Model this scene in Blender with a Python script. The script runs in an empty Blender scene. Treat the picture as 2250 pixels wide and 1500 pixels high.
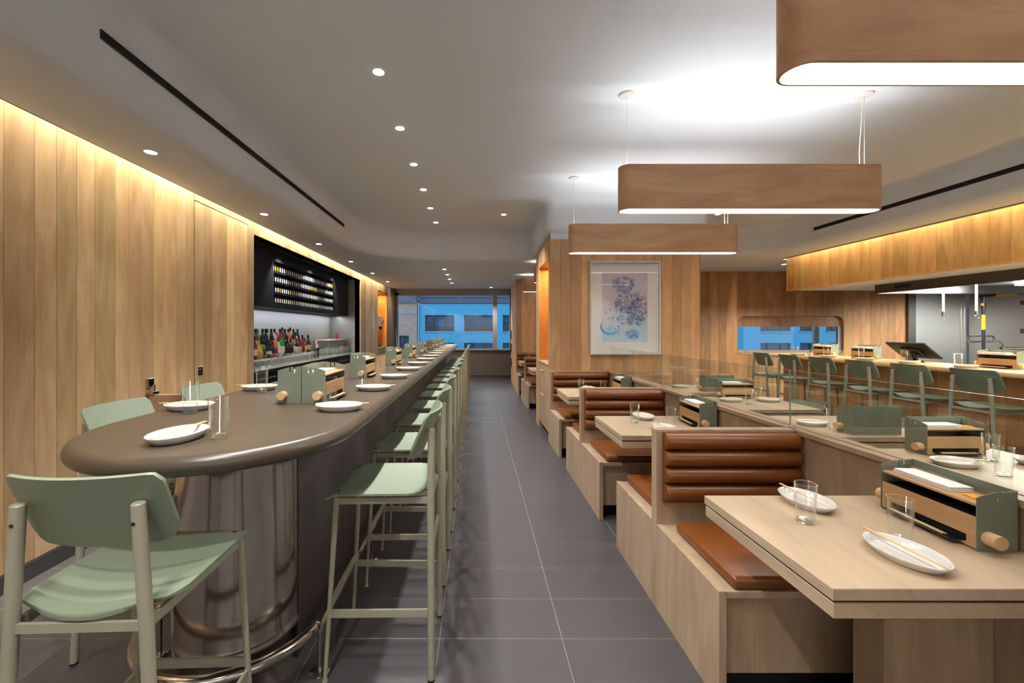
import bpy, bmesh, math, random
from mathutils import Vector, Matrix
random.seed(7)
PI = math.pi
S = bpy.context.scene
COL = S.collection

# ---------------------------------------------------------------- camera, world, exposure, lights
cam = bpy.data.cameras.new('camera'); camo = bpy.data.objects.new('camera', cam); COL.objects.link(camo)
camo.location = (0, 0, 1.42); camo.rotation_euler = (PI/2, 0, 0)
cam.sensor_width = 36; cam.lens = 905/2250*36
cam.shift_x = (1125-1048)/2250; cam.shift_y = -(750-726)/2250
cam.clip_start = .05; cam.clip_end = 200
S.camera = camo
S.view_settings.view_transform = 'Standard'; S.view_settings.look = 'None'
S.view_settings.gamma = 1; S.view_settings.use_curve_mapping = False
S.view_settings.exposure = 1.45
W = bpy.data.worlds.new('world'); S.world = W; W.use_nodes = True
_bg = W.node_tree.nodes['Background']; _bg.inputs[0].default_value = (.82, .92, 1.0, 1); _bg.inputs[1].default_value = .74
S.cycles.max_bounces = 8; S.cycles.transparent_max_bounces = 24
S.cycles.diffuse_bounces = 6; S.cycles.glossy_bounces = 4; S.cycles.transmission_bounces = 6
S.cycles.caustics_reflective = False; S.cycles.caustics_refractive = False
S.cycles.sample_clamp_indirect = 4
S.cycles.use_denoising = True

WARM = (1, .88, .66); NEUT = (1, .975, .955); COOL = (.92, .97, 1)
def area(name, loc, rot, sx, sy, e, col, spread=PI):
    L = bpy.data.lights.new(name, 'AREA'); L.shape = 'RECTANGLE'; L.size = sx; L.size_y = sy; L.energy = e; L.color = col; L.spread = spread
    o = bpy.data.objects.new(name, L); o.location = loc; o.rotation_euler = rot; COL.objects.link(o); return o
def spot(name, loc, e, ang=100, col=NEUT, rot=(0, 0, 0), blend=.7, r=.035):
    L = bpy.data.lights.new(name, 'SPOT'); L.energy = e; L.spot_size = math.radians(ang); L.spot_blend = blend; L.color = col; L.shadow_soft_size = r
    o = bpy.data.objects.new(name, L); o.location = loc; o.rotation_euler = rot; COL.objects.link(o); return o
E_SPOT = 46
CEN_D = [2.615+.728*k for k in range(6)]
FAR_D = [8.05, 8.82, 9.6, 10.4]
LEFT_D = [2.765, 4.24, 5.70, 7.16, 8.62, 10.1]
ZC, ZS = 3.064, 2.62
DOWNLIGHTS = [(-.625, d, ZC) for d in CEN_D] + [(-.636, d, ZS) for d in FAR_D] + [(-2.19, d, ZS) for d in LEFT_D] + [(.38, 5.83, ZC), (.39, 11.4, ZS), (3.4, 5.81, ZC), (3.75, 7.4, ZS), (5.55, 7.45, ZS)]  # next to last: added lamp, hidden by the pillar, to brighten the rear wall
for (x, d, z) in DOWNLIGHTS:
    spot('downlight_lamp', (x, d, z-.02), E_SPOT*(.34 if x < -2 else 1), 62 if x < -2 else 104, blend=1.0 if x < -2 else .7)
for (x, d, z) in [(-.625, 2.615-.728*k, ZC) for k in (1, 2, 3, 4)] + [(-2.19, 1.29, ZS), (-2.19, -.185, ZS), (-.625, -1.2, ZC), (3.4, 1.0, ZC), (3.4, 3.4, ZC)]:
    spot('downlight_lamp', (x, d, z-.02), E_SPOT*(.34 if x < -2 else 1), 62 if x < -2 else 104, blend=1.0 if x < -2 else .7)                # the rows go on behind and beside the frame
for d in (.5, 3.5, 6.5, 9.7):                                     # led strip in the slot above the left wall
    area('cove_strip', (-2.500, d, 2.96), (0, math.radians(12), 0), .03, 3.0 if d < 9 else 2.9, 42, WARM)
for d in (2.0, 5.2):                                              # led strip above the kitchen fascia
    area('cove_strip', (5.205, d, 2.92), (0, math.radians(-14), 0), .03, 3.2, 40, WARM)
area('niche_strip', (1.15, 5.72, 2.32), (0, 0, 0), .3, .7, 5, (1, .62, .25))
area('niche_strip', (-2.75, 11.2, 2.42), (0, 0, 0), .3, .8, 6, (1, .62, .25))
area('back_bar_strip', (-3.05, 6.85, 1.725), (0, 0, 0), .05, 4.1, 3.5, COOL)
for d in (5.85, 6.95, 8.0):
    spot('cabinet_spot', (-2.60, d, 2.50), 15, 84, NEUT, (0, math.radians(32), 0), .6, .02)
for x in (-1.6, -.2, 1.2, 2.6, 4.0):
    spot('wall_fill', (x, -3.0, 2.60), 78, 110, NEUT, (math.radians(-38), 0, 0))  # added fill behind the camera, bounced off the back wall
for d in (2.6, 3.7, 4.8, 5.9):
    spot('counter_lamp', (5.45, d, 2.085), 16, 120)
spot('counter_lamp', (7.2, 6.75, 2.085), 60, 140)
for x in (8.6, 9.5):
    spot('kitchen_fill', (x, 6.5, 2.085), 95, 130, COOL, (math.radians(30), 0, 0))  # added fill spots without fixtures, brightening the steel kitchen wall
spot('annex_fill', (5.5, 10.2, 2.60), 14, 130)  # this pair is added, without fixtures, to light the annex
spot('annex_fill', (8.6, 10.2, 2.60), 14, 130)

# ---------------------------------------------------------------- materials
def s2l(c):
    return tuple((v/255/12.92 if v/255 <= .04045 else ((v/255+.055)/1.055)**2.4) for v in c) + (1,)
def new_mat(name):
    m = bpy.data.materials.new(name); m.use_nodes = True
    nt = m.node_tree; b = nt.nodes['Principled BSDF']
    return m, nt, b
def plain(name, rgb, rough=.5, metal=0, coat=0, spec=.5, noise=.06, nscale=6):
    m, nt, b = new_mat(name)
    N = nt.nodes; L = nt.links
    tc = N.new('ShaderNodeTexCoord'); no = N.new('ShaderNodeTexNoise'); no.inputs['Scale'].default_value = nscale; no.inputs['Detail'].default_value = 5
    L.new(tc.outputs['Object'], no.inputs['Vector'])
    mx = N.new('ShaderNodeMix'); mx.data_type = 'RGBA'
    c = s2l(rgb)
    mx.inputs[6].default_value = tuple(v*(1-noise) for v in c[:3])+(1,); mx.inputs[7].default_value = tuple(min(1, v*(1+noise)) for v in c[:3])+(1,)
    L.new(no.outputs[0], mx.inputs[0]); L.new(mx.outputs[2], b.inputs['Base Color'])
    b.inputs['Roughness'].default_value = rough; b.inputs['Metallic'].default_value = metal
    b.inputs['Coat Weight'].default_value = coat; b.inputs['Specular IOR Level'].default_value = spec
    return m
def wood(name, dark, light, axis=2, var=.25, rough=.45, fine=1.0, hue=.005, up=.6):
    m, nt, b = new_mat(name); N = nt.nodes; L = nt.links
    tc = N.new('ShaderNodeTexCoord'); oi = N.new('ShaderNodeObjectInfo')
    mul = N.new('ShaderNodeMath'); mul.operation = 'MULTIPLY'; mul.inputs[1].default_value = 37
    L.new(oi.outputs['Random'], mul.inputs[0])
    add = N.new('ShaderNodeVectorMath'); add.operation = 'ADD'
    L.new(tc.outputs['Object'], add.inputs[0]); L.new(mul.outputs[0], add.inputs[1])
    def layer(al, ac, det, dist):
        mp = N.new('ShaderNodeMapping'); sc = [ac, ac, ac]; sc[axis] = al
        mp.inputs['Scale'].default_value = sc; L.new(add.outputs[0], mp.inputs['Vector'])
        no = N.new('ShaderNodeTexNoise'); no.inputs['Scale'].default_value = 1; no.inputs['Detail'].default_value = det
        no.inputs['Distortion'].default_value = dist; L.new(mp.outputs[0], no.inputs['Vector']); return no
    a = layer(1.3, 6, 4, 1.6); f = layer(3.0*fine, 150*fine, 3, .2)
    mm = N.new('ShaderNodeMath'); mm.operation = 'MULTIPLY_ADD'; mm.inputs[1].default_value = .32
    L.new(f.outputs[0], mm.inputs[0])
    sub = N.new('ShaderNodeMath'); sub.operation = 'MULTIPLY_ADD'; sub.inputs[1].default_value = .9; sub.inputs[2].default_value = -.11
    L.new(a.outputs[0], sub.inputs[0]); L.new(sub.outputs[0], mm.inputs[2])
    cr = N.new('ShaderNodeValToRGB'); cr.color_ramp.elements[0].color = s2l(dark); cr.color_ramp.elements[1].color = s2l(light)
    cr.color_ramp.elements[0].position = .22; cr.color_ramp.elements[1].position = .72
    L.new(mm.outputs[0], cr.inputs[0])
    hs = N.new('ShaderNodeHueSaturation')
    mr = N.new('ShaderNodeMapRange'); mr.inputs[3].default_value = 1-var; mr.inputs[4].default_value = 1+var*up
    L.new(oi.outputs['Random'], mr.inputs[0]); L.new(mr.outputs[0], hs.inputs['Value'])
    mh = N.new('ShaderNodeMath'); mh.operation = 'FRACT'; mh2 = N.new('ShaderNodeMath'); mh2.operation = 'MULTIPLY'; mh2.inputs[1].default_value = 7.31
    L.new(oi.outputs['Random'], mh2.inputs[0]); L.new(mh2.outputs[0], mh.inputs[0])
    mr2 = N.new('ShaderNodeMapRange'); mr2.inputs[3].default_value = .5-hue; mr2.inputs[4].default_value = .5+hue
    L.new(mh.outputs[0], mr2.inputs[0]); L.new(mr2.outputs[0], hs.inputs['Hue'])
    L.new(cr.outputs[0], hs.inputs['Color']); L.new(hs.outputs[0], b.inputs['Base Color'])
    b.inputs['Roughness'].default_value = rough; b.inputs['Specular IOR Level'].default_value = .35
    bp = N.new('ShaderNodeBump'); bp.inputs['Strength'].default_value = .06; bp.inputs['Distance'].default_value = .002
    L.new(f.outputs[0], bp.inputs['Height']); L.new(bp.outputs[0], b.inputs['Normal'])
    return m
def steel(name, rgb, rough=.25, axis=2, streak=.10, wav=.0):
    m, nt, b = new_mat(name); N = nt.nodes; L = nt.links
    tc = N.new('ShaderNodeTexCoord'); mp = N.new('ShaderNodeMapping'); sc = [90, 90, 90]; sc[axis] = 1.2
    mp.inputs['Scale'].default_value = sc; no = N.new('ShaderNodeTexNoise'); no.inputs['Scale'].default_value = 1; no.inputs['Detail'].default_value = 3
    L.new(tc.outputs['Object'], mp.inputs[0]); L.new(mp.outputs[0], no.inputs['Vector'])
    n2 = N.new('ShaderNodeTexNoise'); n2.inputs['Scale'].default_value = 2.2; n2.inputs['Detail'].default_value = 3
    L.new(tc.outputs['Object'], n2.inputs['Vector'])
    ad = N.new('ShaderNodeMath'); ad.operation = 'ADD'; L.new(no.outputs[0], ad.inputs[0]); L.new(n2.outputs[0], ad.inputs[1])
    mr = N.new('ShaderNodeMapRange'); mr.inputs[1].default_value = .6; mr.inputs[2].default_value = 1.4
    mr.inputs[3].default_value = max(.05, rough-streak); mr.inputs[4].default_value = rough+streak
    L.new(ad.outputs[0], mr.inputs[0]); L.new(mr.outputs[0], b.inputs['Roughness'])
    b.inputs['Base Color'].default_value = s2l(rgb); b.inputs['Metallic'].default_value = 1
    if wav:
        bp = N.new('ShaderNodeBump'); bp.inputs['Strength'].default_value = wav; bp.inputs['Distance'].default_value = .03
        L.new(n2.outputs[0], bp.inputs['Height']); L.new(bp.outputs[0], b.inputs['Normal'])
    return m
def glow(name, col, st):
    m = bpy.data.materials.new(name); m.use_nodes = True; nt = m.node_tree; nt.nodes.clear()
    e = nt.nodes.new('ShaderNodeEmission'); e.inputs[0].default_value = col+(1,); e.inputs[1].default_value = st
    o = nt.nodes.new('ShaderNodeOutputMaterial'); nt.links.new(e.outputs[0], o.inputs[0]); return m
def thin_glass(name, tint=(1, 1, 1), edge=.6, base=.03, rough=.02, power=4.5):
    m = bpy.data.materials.new(name); m.use_nodes = True; nt = m.node_tree; nt.nodes.clear(); N = nt.nodes; L = nt.links
    t = N.new('ShaderNodeBsdfTransparent'); t.inputs[0].default_value = tint+(1,)
    g = N.new('ShaderNodeBsdfGlossy'); g.inputs['Roughness'].default_value = rough; g.inputs[0].default_value = (.95, .98, .97, 1)
    fr = N.new('ShaderNodeLayerWeight'); fr.inputs[0].default_value = .5
    pw = N.new('ShaderNodeMath'); pw.operation = 'POWER'; pw.inputs[1].default_value = power; L.new(fr.outputs['Facing'], pw.inputs[0])
    mr = N.new('ShaderNodeMapRange'); mr.inputs[3].default_value = base; mr.inputs[4].default_value = edge; L.new(pw.outputs[0], mr.inputs[0])
    mx = N.new('ShaderNodeMixShader'); L.new(mr.outputs[0], mx.inputs[0]); L.new(t.outputs[0], mx.inputs[1]); L.new(g.outputs[0], mx.inputs[2])
    o = N.new('ShaderNodeOutputMaterial'); L.new(mx.outputs[0], o.inputs[0]); return m
def brick_mat(name, c1, c2, mortar, scale):
    m, nt, b = new_mat(name); N = nt.nodes; L = nt.links
    tc = N.new('ShaderNodeTexCoord'); mp = N.new('ShaderNodeMapping'); mp.inputs['Rotation'].default_value = (PI/2, 0, 0)
    br = N.new('ShaderNodeTexBrick'); br.inputs['Scale'].default_value = scale
    br.inputs['Color1'].default_value = s2l(c1); br.inputs['Color2'].default_value = s2l(c2); br.inputs['Mortar'].default_value = s2l(mortar); br.inputs['Mortar Size'].default_value = .014
    L.new(tc.outputs['Object'], mp.inputs[0]); L.new(mp.outputs[0], br.inputs['Vector']); L.new(br.outputs[0], b.inputs['Base Color'])
    b.inputs['Roughness'].default_value = .85; return m

M = dict(
 wall_oak=wood('wall_oak', (190, 154, 104), (230, 199, 152), 2, .42, hue=.010, up=.25),
 pillar_oak=wood('pillar_oak', (180, 134, 90), (214, 172, 126), 2, .30, hue=.006, up=.4),
 dark_oak=wood('dark_oak', (164, 112, 66), (208, 156, 104), 2, .30, hue=.006, up=.4),
 fascia_oak=wood('fascia_oak', (158, 112, 58), (200, 154, 92), 2, .16),
 booth_oak=wood('booth_oak', (150, 126, 101), (184, 159, 132), 2, .05, hue=.004),
 booth_oak_y=wood('booth_oak_flat', (152, 128, 103), (186, 161, 134), 1, .05, hue=.004),
 table_oak=wood('table_oak', (164, 144, 118), (190, 168, 140), 1, .04, .42, hue=.004),
 lamp_oak=wood('lamp_oak', (170, 128, 92), (206, 166, 126), 0, .05, .4, hue=.004),
 counter_oak=wood('counter_oak', (186, 142, 92), (222, 180, 126), 1, .04, .35, hue=.004),
 caddy_oak=wood('caddy_oak', (176, 134, 92), (208, 168, 124), 0, .06, hue=.006),
 peg_oak=wood('peg_oak', (200, 158, 116), (224, 186, 144), 0, .04, hue=.004),
 niche_oak=wood('niche_oak', (176, 120, 60), (210, 150, 84), 2, .05, hue=.004),
 ceiling=plain('ceiling_paint', (214, 222, 232), .85, noise=.015, nscale=1.2),
 tile=plain('floor_tile', (74, 71, 72), .36, noise=.12, nscale=2.5),
 grout=plain('grout', (146, 140, 134), .9),
 base=plain('baseboard_tile', (62, 60, 62), .4),
 bar_tile=plain('bar_tile', (88, 82, 84), .42, noise=.16, nscale=3),
 bar_top=plain('bar_top_resin', (76, 66, 54), .30, noise=.08, nscale=5),
 sage=plain('sage_paint', (122, 133, 112), .45, noise=.03),
 sage_leg=plain('sage_leg_paint', (150, 146, 126), .42, noise=.03),
 sage_box=plain('sage_box_paint', (118, 127, 110), .5, noise=.03),
 leather=plain('tan_leather', (118, 66, 26), .34, noise=.16, nscale=9, coat=.1),
 black=plain('black_lacquer', (20, 21, 24), .6, spec=.25),
 black_sat=plain('black_satin', (30, 31, 35), .3),
 slot=plain('slot_black', (6, 6, 7), .8),
 liner=plain('white_lamp_liner', (240, 232, 220), .7),
 white=plain('white_ceramic', (218, 216, 212), .18, coat=.3, noise=.01),
 napkin=plain('white_cotton', (240, 239, 237), .9, noise=.02, nscale=40),
 orange=plain('orange_card', (246, 160, 30), .6),
 bamboo=plain('pale_bamboo', (228, 200, 146), .5, noise=.06),
 steel=steel('brushed_steel', (200, 190, 178), .17, 2, .03, .20),
 steel_h=steel('kitchen_steel', (176, 174, 170), .42, 0, .10),
 chrome=steel('chrome_rail', (186, 180, 172), .16, 1, .05),
 hood=steel('hood_steel', (96, 94, 92), .34, 1, .08),
 glass=thin_glass('tumbler_glass', (.985, .995, .99), .62, .016, .03, 2.8),
 glass_rim=thin_glass('tumbler_rim_glass', (.96, .98, .97), .9, .30, .06, 2),
 pane=thin_glass('clear_pane', (.955, .978, .968), .75, .03, .02, 3),
 pane_edge=plain('green_glass_edge', (150, 178, 170), .2),
 winpane=thin_glass('window_pane', (.95, .97, .98), .5, .025),
 artpane=thin_glass('picture_glass', (1, 1, 1), .6, .03),
 glow_w=glow('lamp_glow', (1, .94, .85), 10.0),
 glow_up=glow('lamp_glow_up', (.98, .99, 1), 24.0),
 glow_d=glow('downlight_glow', (1, .97, .92), 14.0),
 glow_t=glow('tube_glow', (.95, 1, .93), 42.0),
 wframe=plain('window_frame_paint', (150, 148, 150), .5),
 knee=plain('knee_wall_panel', (104, 94, 84), .5, noise=.05),
 darkcol=plain('dark_column', (52, 44, 38), .5),
 blue=plain('blue_facade_paint', (50, 138, 184), .8, noise=.05, nscale=.6),
 bluetrim=plain('blue_trim_paint', (70, 140, 190), .8),
 brick=brick_mat('grey_brick', (124, 116, 112), (140, 132, 128), (106, 102, 102), 3.4),
 cornice=plain('slate_cornice', (58, 76, 100), .8),
 winframe=plain('dark_window_frame', (22, 30, 40), .6),
 winglass=plain('dark_window_glass', (26, 70, 112), .5, spec=.2, noise=.3, nscale=1.5),
 gate=plain('taupe_gate_panel', (122, 98, 80), .5),
 picframe=plain('white_picture_frame', (205, 205, 205), .5),
 paper=plain('white_mat_board', (236, 236, 236), .9),
 splash=plain('pale_splash', (196, 198, 204), .3, noise=.05, nscale=2),
 pipe=plain('black_pipe', (34, 38, 44), .4),
 yellow=plain('yellow_label', (248, 196, 20), .5),
 whiteplastic=plain('white_hose', (224, 236, 226), .4),
 green_leaf=plain('green_leaf', (90, 130, 50), .5),
 backwall=plain('plain_back_wall', (206, 200, 192), .8),
)
def gradient_paper():
    m, nt, b = new_mat('printed_sheet'); N = nt.nodes; L = nt.links
    tc = N.new('ShaderNodeTexCoord'); sp = N.new('ShaderNodeSeparateXYZ'); L.new(tc.outputs['Generated'], sp.inputs[0])
    cr = N.new('ShaderNodeValToRGB'); e = cr.color_ramp.elements
    e[0].position = 0; e[0].color = s2l((186, 220, 242)); e[1].position = .55; e[1].color = s2l((204, 200, 212))
    L.new(sp.outputs['Z'], cr.inputs[0]); L.new(cr.outputs[0], b.inputs['Base Color']); b.inputs['Roughness'].default_value = .9
    return m
M['print'] = gradient_paper()
for i, c in enumerate([(38, 52, 110), (62, 92, 160), (70, 110, 170), (40, 150, 216), (80, 78, 120), (120, 190, 230)]):
    M['ink%d' % i] = plain('ink_%s' % ['navy', 'indigo', 'denim', 'azure', 'violet', 'sky'][i], c, .9)
for n, c in dict(amber=(150, 84, 20), dkgreen=(16, 44, 24), green=(30, 140, 50), clear=(186, 186, 178), red=(140, 22, 24), brown=(60, 30, 16), yellow=(222, 160, 20), navy=(16, 18, 34), orange=(220, 110, 40)).items():
    M['b_'+n] = plain('bottle_'+n, c, .08, coat=.5, noise=.1)
for n, c in dict(cream=(232, 216, 180), white=(236, 234, 228), black=(22, 20, 20), red=(180, 30, 30), gold=(200, 150, 60)).items():
    M['l_'+n] = plain('paper_'+n, c, .6)

# ---------------------------------------------------------------- helpers
def link(name, bm, mat, parent=None, loc=None, rot=None, smooth=35):
    me = bpy.data.meshes.new(name); bm.normal_update(); bm.to_mesh(me); bm.free()
    for m in (mat if isinstance(mat, (list, tuple)) else [mat]): me.materials.append(M[m] if isinstance(m, str) else m)
    if smooth and len(me.polygons):
        me.polygons.foreach_set('use_smooth', [True]*len(me.polygons))
        try: me.set_sharp_from_angle(angle=math.radians(smooth))
        except Exception: pass
    return inst(name, me, parent, loc, rot)
def inst(name, me, parent=None, loc=None, rot=None):
    o = bpy.data.objects.new(name, me); COL.objects.link(o)
    if parent is not None: o.parent = parent
    if loc is not None: o.location = loc
    if rot is not None: o.rotation_euler = rot
    return o
def thing(name, label, cat, loc=(0, 0, 0), rz=0, group=None):
    o = bpy.data.objects.new(name, None); COL.objects.link(o); o.location = loc; o.rotation_euler = (0, 0, rz); o.empty_display_size = .1
    tag(o, label, cat, group); return o
def tag(o, label, cat, group=None):
    o['label'] = label; o['category'] = cat
    if group: o['group'] = group
    return o
def struct(o): o['kind'] = 'structure'; return o
def dup(root, loc=None, rz=None, label=None, group=None):
    r = root.copy(); COL.objects.link(r)
    if loc is not None: r.location = loc
    if rz is not None: r.rotation_euler = (0, 0, rz)
    if label: r['label'] = label
    if group: r['group'] = group
    for ch in list(root.children):
        c = ch.copy(); COL.objects.link(c); c.parent = r
        for g in list(ch.children):
            q = g.copy(); COL.objects.link(q); q.parent = c
    return r
ORD = ['first', 'second', 'third', 'fourth', 'fifth', 'sixth', 'seventh', 'eighth', 'ninth', 'tenth', 'eleventh', 'twelfth', 'thirteenth', 'fourteenth', 'fifteenth', 'sixteenth', 'seventeenth', 'eighteenth', 'nineteenth', 'twentieth']+['twenty-'+q for q in ('first', 'second', 'third', 'fourth', 'fifth', 'sixth', 'seventh', 'eighth', 'ninth')]+['thirtieth']+['thirty-'+q for q in ('first', 'second', 'third', 'fourth', 'fifth', 'sixth')]

def BM(): return bmesh.new()
def box(bm, x0, x1, y0, y1, z0, z1, bev=0.0, seg=1, mi=0):
    r = bmesh.ops.create_cube(bm, size=1)
    vs = r['verts']
    for v in vs: v.co = Vector(((x0+x1)/2+v.co.x*(x1-x0), (y0+y1)/2+v.co.y*(y1-y0), (z0+z1)/2+v.co.z*(z1-z0)))
    fs = list({f for v in vs for f in v.link_faces})
    for f in fs: f.material_index = mi
    if bev:
        es = list({e for v in vs for e in v.link_edges})
        bmesh.ops.bevel(bm, geom=es, offset=bev, segments=seg, profile=.5, affect='EDGES')
    return bm
def cyl(bm, p0, p1, r0, r1=None, n=14, cap=True, mi=0):
    p0 = Vector(p0); p1 = Vector(p1); r1 = r0 if r1 is None else r1
    ax = (p1-p0).normalized(); up = Vector((0, 0, 1)) if abs(ax.z) < .9 else Vector((1, 0, 0))
    a = ax.cross(up).normalized(); b = ax.cross(a)
    A = [bm.verts.new(p0+(a*math.cos(t)+b*math.sin(t))*r0) for t in [2*PI*i/n for i in range(n)]]
    B = [bm.verts.new(p1+(a*math.cos(t)+b*math.sin(t))*r1) for t in [2*PI*i/n for i in range(n)]]
    fs = [bm.faces.new((A[i], B[i], B[(i+1) % n], A[(i+1) % n])) for i in range(n)]
    if cap: fs += [bm.faces.new(A), bm.faces.new(B[::-1])]
    for f in fs: f.material_index = mi
    bmesh.ops.recalc_face_normals(bm, faces=fs)
    return bm
def lathe(bm, prof, n=18, cx=0, cy=0, cz=0, sx=1, sy=1, mi=None, closed=False):
    rings = []
    for (r, z) in prof:
        if r < 1e-5: rings.append([bm.verts.new((cx, cy, cz+z))])
        else: rings.append([bm.verts.new((cx+r*sx*math.cos(2*PI*i/n), cy+r*sy*math.sin(2*PI*i/n), cz+z)) for i in range(n)])
    fs = []
    for k in range(len(rings)-1):
        A, B = rings[k], rings[k+1]
        for i in range(n):
            j = (i+1) % n
            if len(A) == 1 and len(B) == 1: continue
            if len(A) == 1: f = bm.faces.new((A[0], B[j], B[i]))
            elif len(B) == 1: f = bm.faces.new((A[i], A[j], B[0]))
            else: f = bm.faces.new((A[i], A[j], B[j], B[i]))
            if mi: f.material_index = mi[k]
            fs.append(f)
    return bm
def tube(bm, pts, r, n=12, cap=True):
    pts = [Vector(p) for p in pts]; rings = []; prev = None
    for k, p in enumerate(pts):
        t = (pts[min(k+1, len(pts)-1)]-pts[max(k-1, 0)]).normalized()
        if prev is None:
            up = Vector((0, 0, 1)) if abs(t.z) < .9 else Vector((1, 0, 0)); a = t.cross(up).normalized()
        else: a = (prev-t*prev.dot(t)).normalized()
        prev = a; b = t.cross(a)
        rr = r[k] if isinstance(r, (list, tuple)) else r
        rings.append([bm.verts.new(p+(a*math.cos(2*PI*i/n)+b*math.sin(2*PI*i/n))*rr) for i in range(n)])
    fs = []
    for k in range(len(rings)-1):
        for i in range(n): fs.append(bm.faces.new((rings[k][i], rings[k+1][i], rings[k+1][(i+1) % n], rings[k][(i+1) % n])))
    if cap: fs += [bm.faces.new(rings[0]), bm.faces.new(rings[-1][::-1])]
    bmesh.ops.recalc_face_normals(bm, faces=fs); return bm
def prism(bm, pts, z0, z1, top=True, bot=True):
    A = [bm.verts.new((p[0], p[1], z0)) for p in pts]; B = [bm.verts.new((p[0], p[1], z1)) for p in pts]; n = len(pts); fs = []
    for i in range(n): fs.append(bm.faces.new((A[i], A[(i+1) % n], B[(i+1) % n], B[i])))
    if top: fs.append(bm.faces.new(B))
    if bot: fs.append(bm.faces.new(A[::-1]))
    bmesh.ops.recalc_face_normals(bm, faces=fs); return bm
def fillet(pts, rad, n=14, closed=True):
    out = []
    for i, p in enumerate(pts):
        r = rad[i]
        if r <= 0: out.append(tuple(p)); continue
        P = Vector(p).to_2d() if len(p) > 2 else Vector(p)
        a = (Vector(pts[i-1])-P).normalized(); b = (Vector(pts[(i+1) % len(pts)])-P).normalized()
        ang = a.angle(b); t = r/math.tan(ang/2); c = P+(a+b).normalized()*(r/math.sin(ang/2))
        s = P+a*t-c; e = P+b*t-c
        a0 = math.atan2(s.y, s.x); a1 = math.atan2(e.y, e.x); da = (a1-a0+PI) % (2*PI)-PI
        for k in range(n+1): q = a0+da*k/n; out.append((c.x+r*math.cos(q), c.y+r*math.sin(q)))
    return out
def normals2d(pts):
    n = len(pts); out = []
    for i in range(n):
        a = Vector(pts[i])-Vector(pts[i-1]); b = Vector(pts[(i+1) % n])-Vector(pts[i])
        na = Vector((a.y, -a.x)).normalized() if a.length > 1e-9 else Vector((0, 0)); nb = Vector((b.y, -b.x)).normalized() if b.length > 1e-9 else na
        m = (na+nb); m = m/max(m.length, 1e-6); c = max(.3, m.dot(nb)); out.append(m/c)
    return out
def sheet(bm, P, thick_fn):
    """P[i][j] = top points; second layer = thick_fn(point, i, j)"""
    A = [[bm.verts.new(p) for p in row] for row in P]
    Bv = [[bm.verts.new(thick_fn(P[i][j], i, j)) for j in range(len(P[0]))] for i in range(len(P))]
    fs = []; n, m = len(P), len(P[0])
    for i in range(n-1):
        for j in range(m-1):
            fs.append(bm.faces.new((A[i][j], A[i+1][j], A[i+1][j+1], A[i][j+1])))
            fs.append(bm.faces.new((Bv[i][j], Bv[i][j+1], Bv[i+1][j+1], Bv[i+1][j])))
    for i in range(n-1):
        for j in (0, m-1): fs.append(bm.faces.new((A[i][j], A[i+1][j], Bv[i+1][j], Bv[i][j])))
    for j in range(m-1):
        for i in (0, n-1): fs.append(bm.faces.new((A[i][j], A[i][j+1], Bv[i][j+1], Bv[i][j])))
    bmesh.ops.recalc_face_normals(bm, faces=fs); return bm
_pc = {}
def plank(parent, w, h, t, mat, loc, axis):
    """upright board; axis 'y' = its width runs along y (face towards x), 'x' = along x"""
    k = (round(w, 3), round(h, 3), t, mat, axis)
    if k not in _pc:
        bm = BM()
        if axis == 'y': box(bm, -t/2, t/2, -w/2+.0008, w/2-.0008, 0, h, .0012)
        else: box(bm, -w/2+.0008, w/2-.0008, -t/2, t/2, 0, h, .0012)
        me = bpy.data.meshes.new('plank'); bm.to_mesh(me); bm.free(); me.materials.append(M[mat]); _pc[k] = me
    return inst('plank', _pc[k], parent, loc)
def plank_run(parent, axis, face, a0, a1, z0, z1, mat, widths=(.11, .125, .14, .155), t=.012, rnd=None):
    rnd = rnd or random
    a = a0
    while a < a1-.004:
        w = rnd.choice(widths)
        if a1-a < w+.06: w = a1-a
        loc = (face, a+w/2, z0) if axis == 'y' else (a+w/2, face, z0)
        plank(parent, w, z1-z0, t, mat, loc, axis); a += w

# ---------------------------------------------------------------- floor
fl = BM(); box(fl, -3.4, 12.2, -3.8, 12.2, -.10, -.0015); floor = struct(link('floor', fl, 'grout'))
TW, TL = .565, .2828
X0, D0 = .393, 1.901
def tile_bm(): bm = BM(); box(bm, .0014, TW-.0014, .0014, TL-.0014, -.009, 0, .001); return bm
tm = bpy.data.meshes.new('floor_tile'); _b = tile_bm(); _b.to_mesh(tm); _b.free(); tm.materials.append(M['tile'])
far_t = BM()
for ix in range(-7, 20):
    for iy in range(-20, 37):
        x, d = X0+ix*TW, D0+iy*TL
        if x < -3.3 or x > 11.8 or d > 12.1 or d < -3.7: continue
        if -6 <= ix <= 0 and 0 <= iy+3 and d < 8.0:
            inst('floor_tile', tm, floor, (x, d, 0))
        else: box(far_t, x+.0012, x+TW-.0012, d+.0012, d+TL-.0012, -.009, 0)
ft = link('floor_tiles', far_t, 'tile', floor, smooth=0); ft['kind'] = 'stuff'

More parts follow.
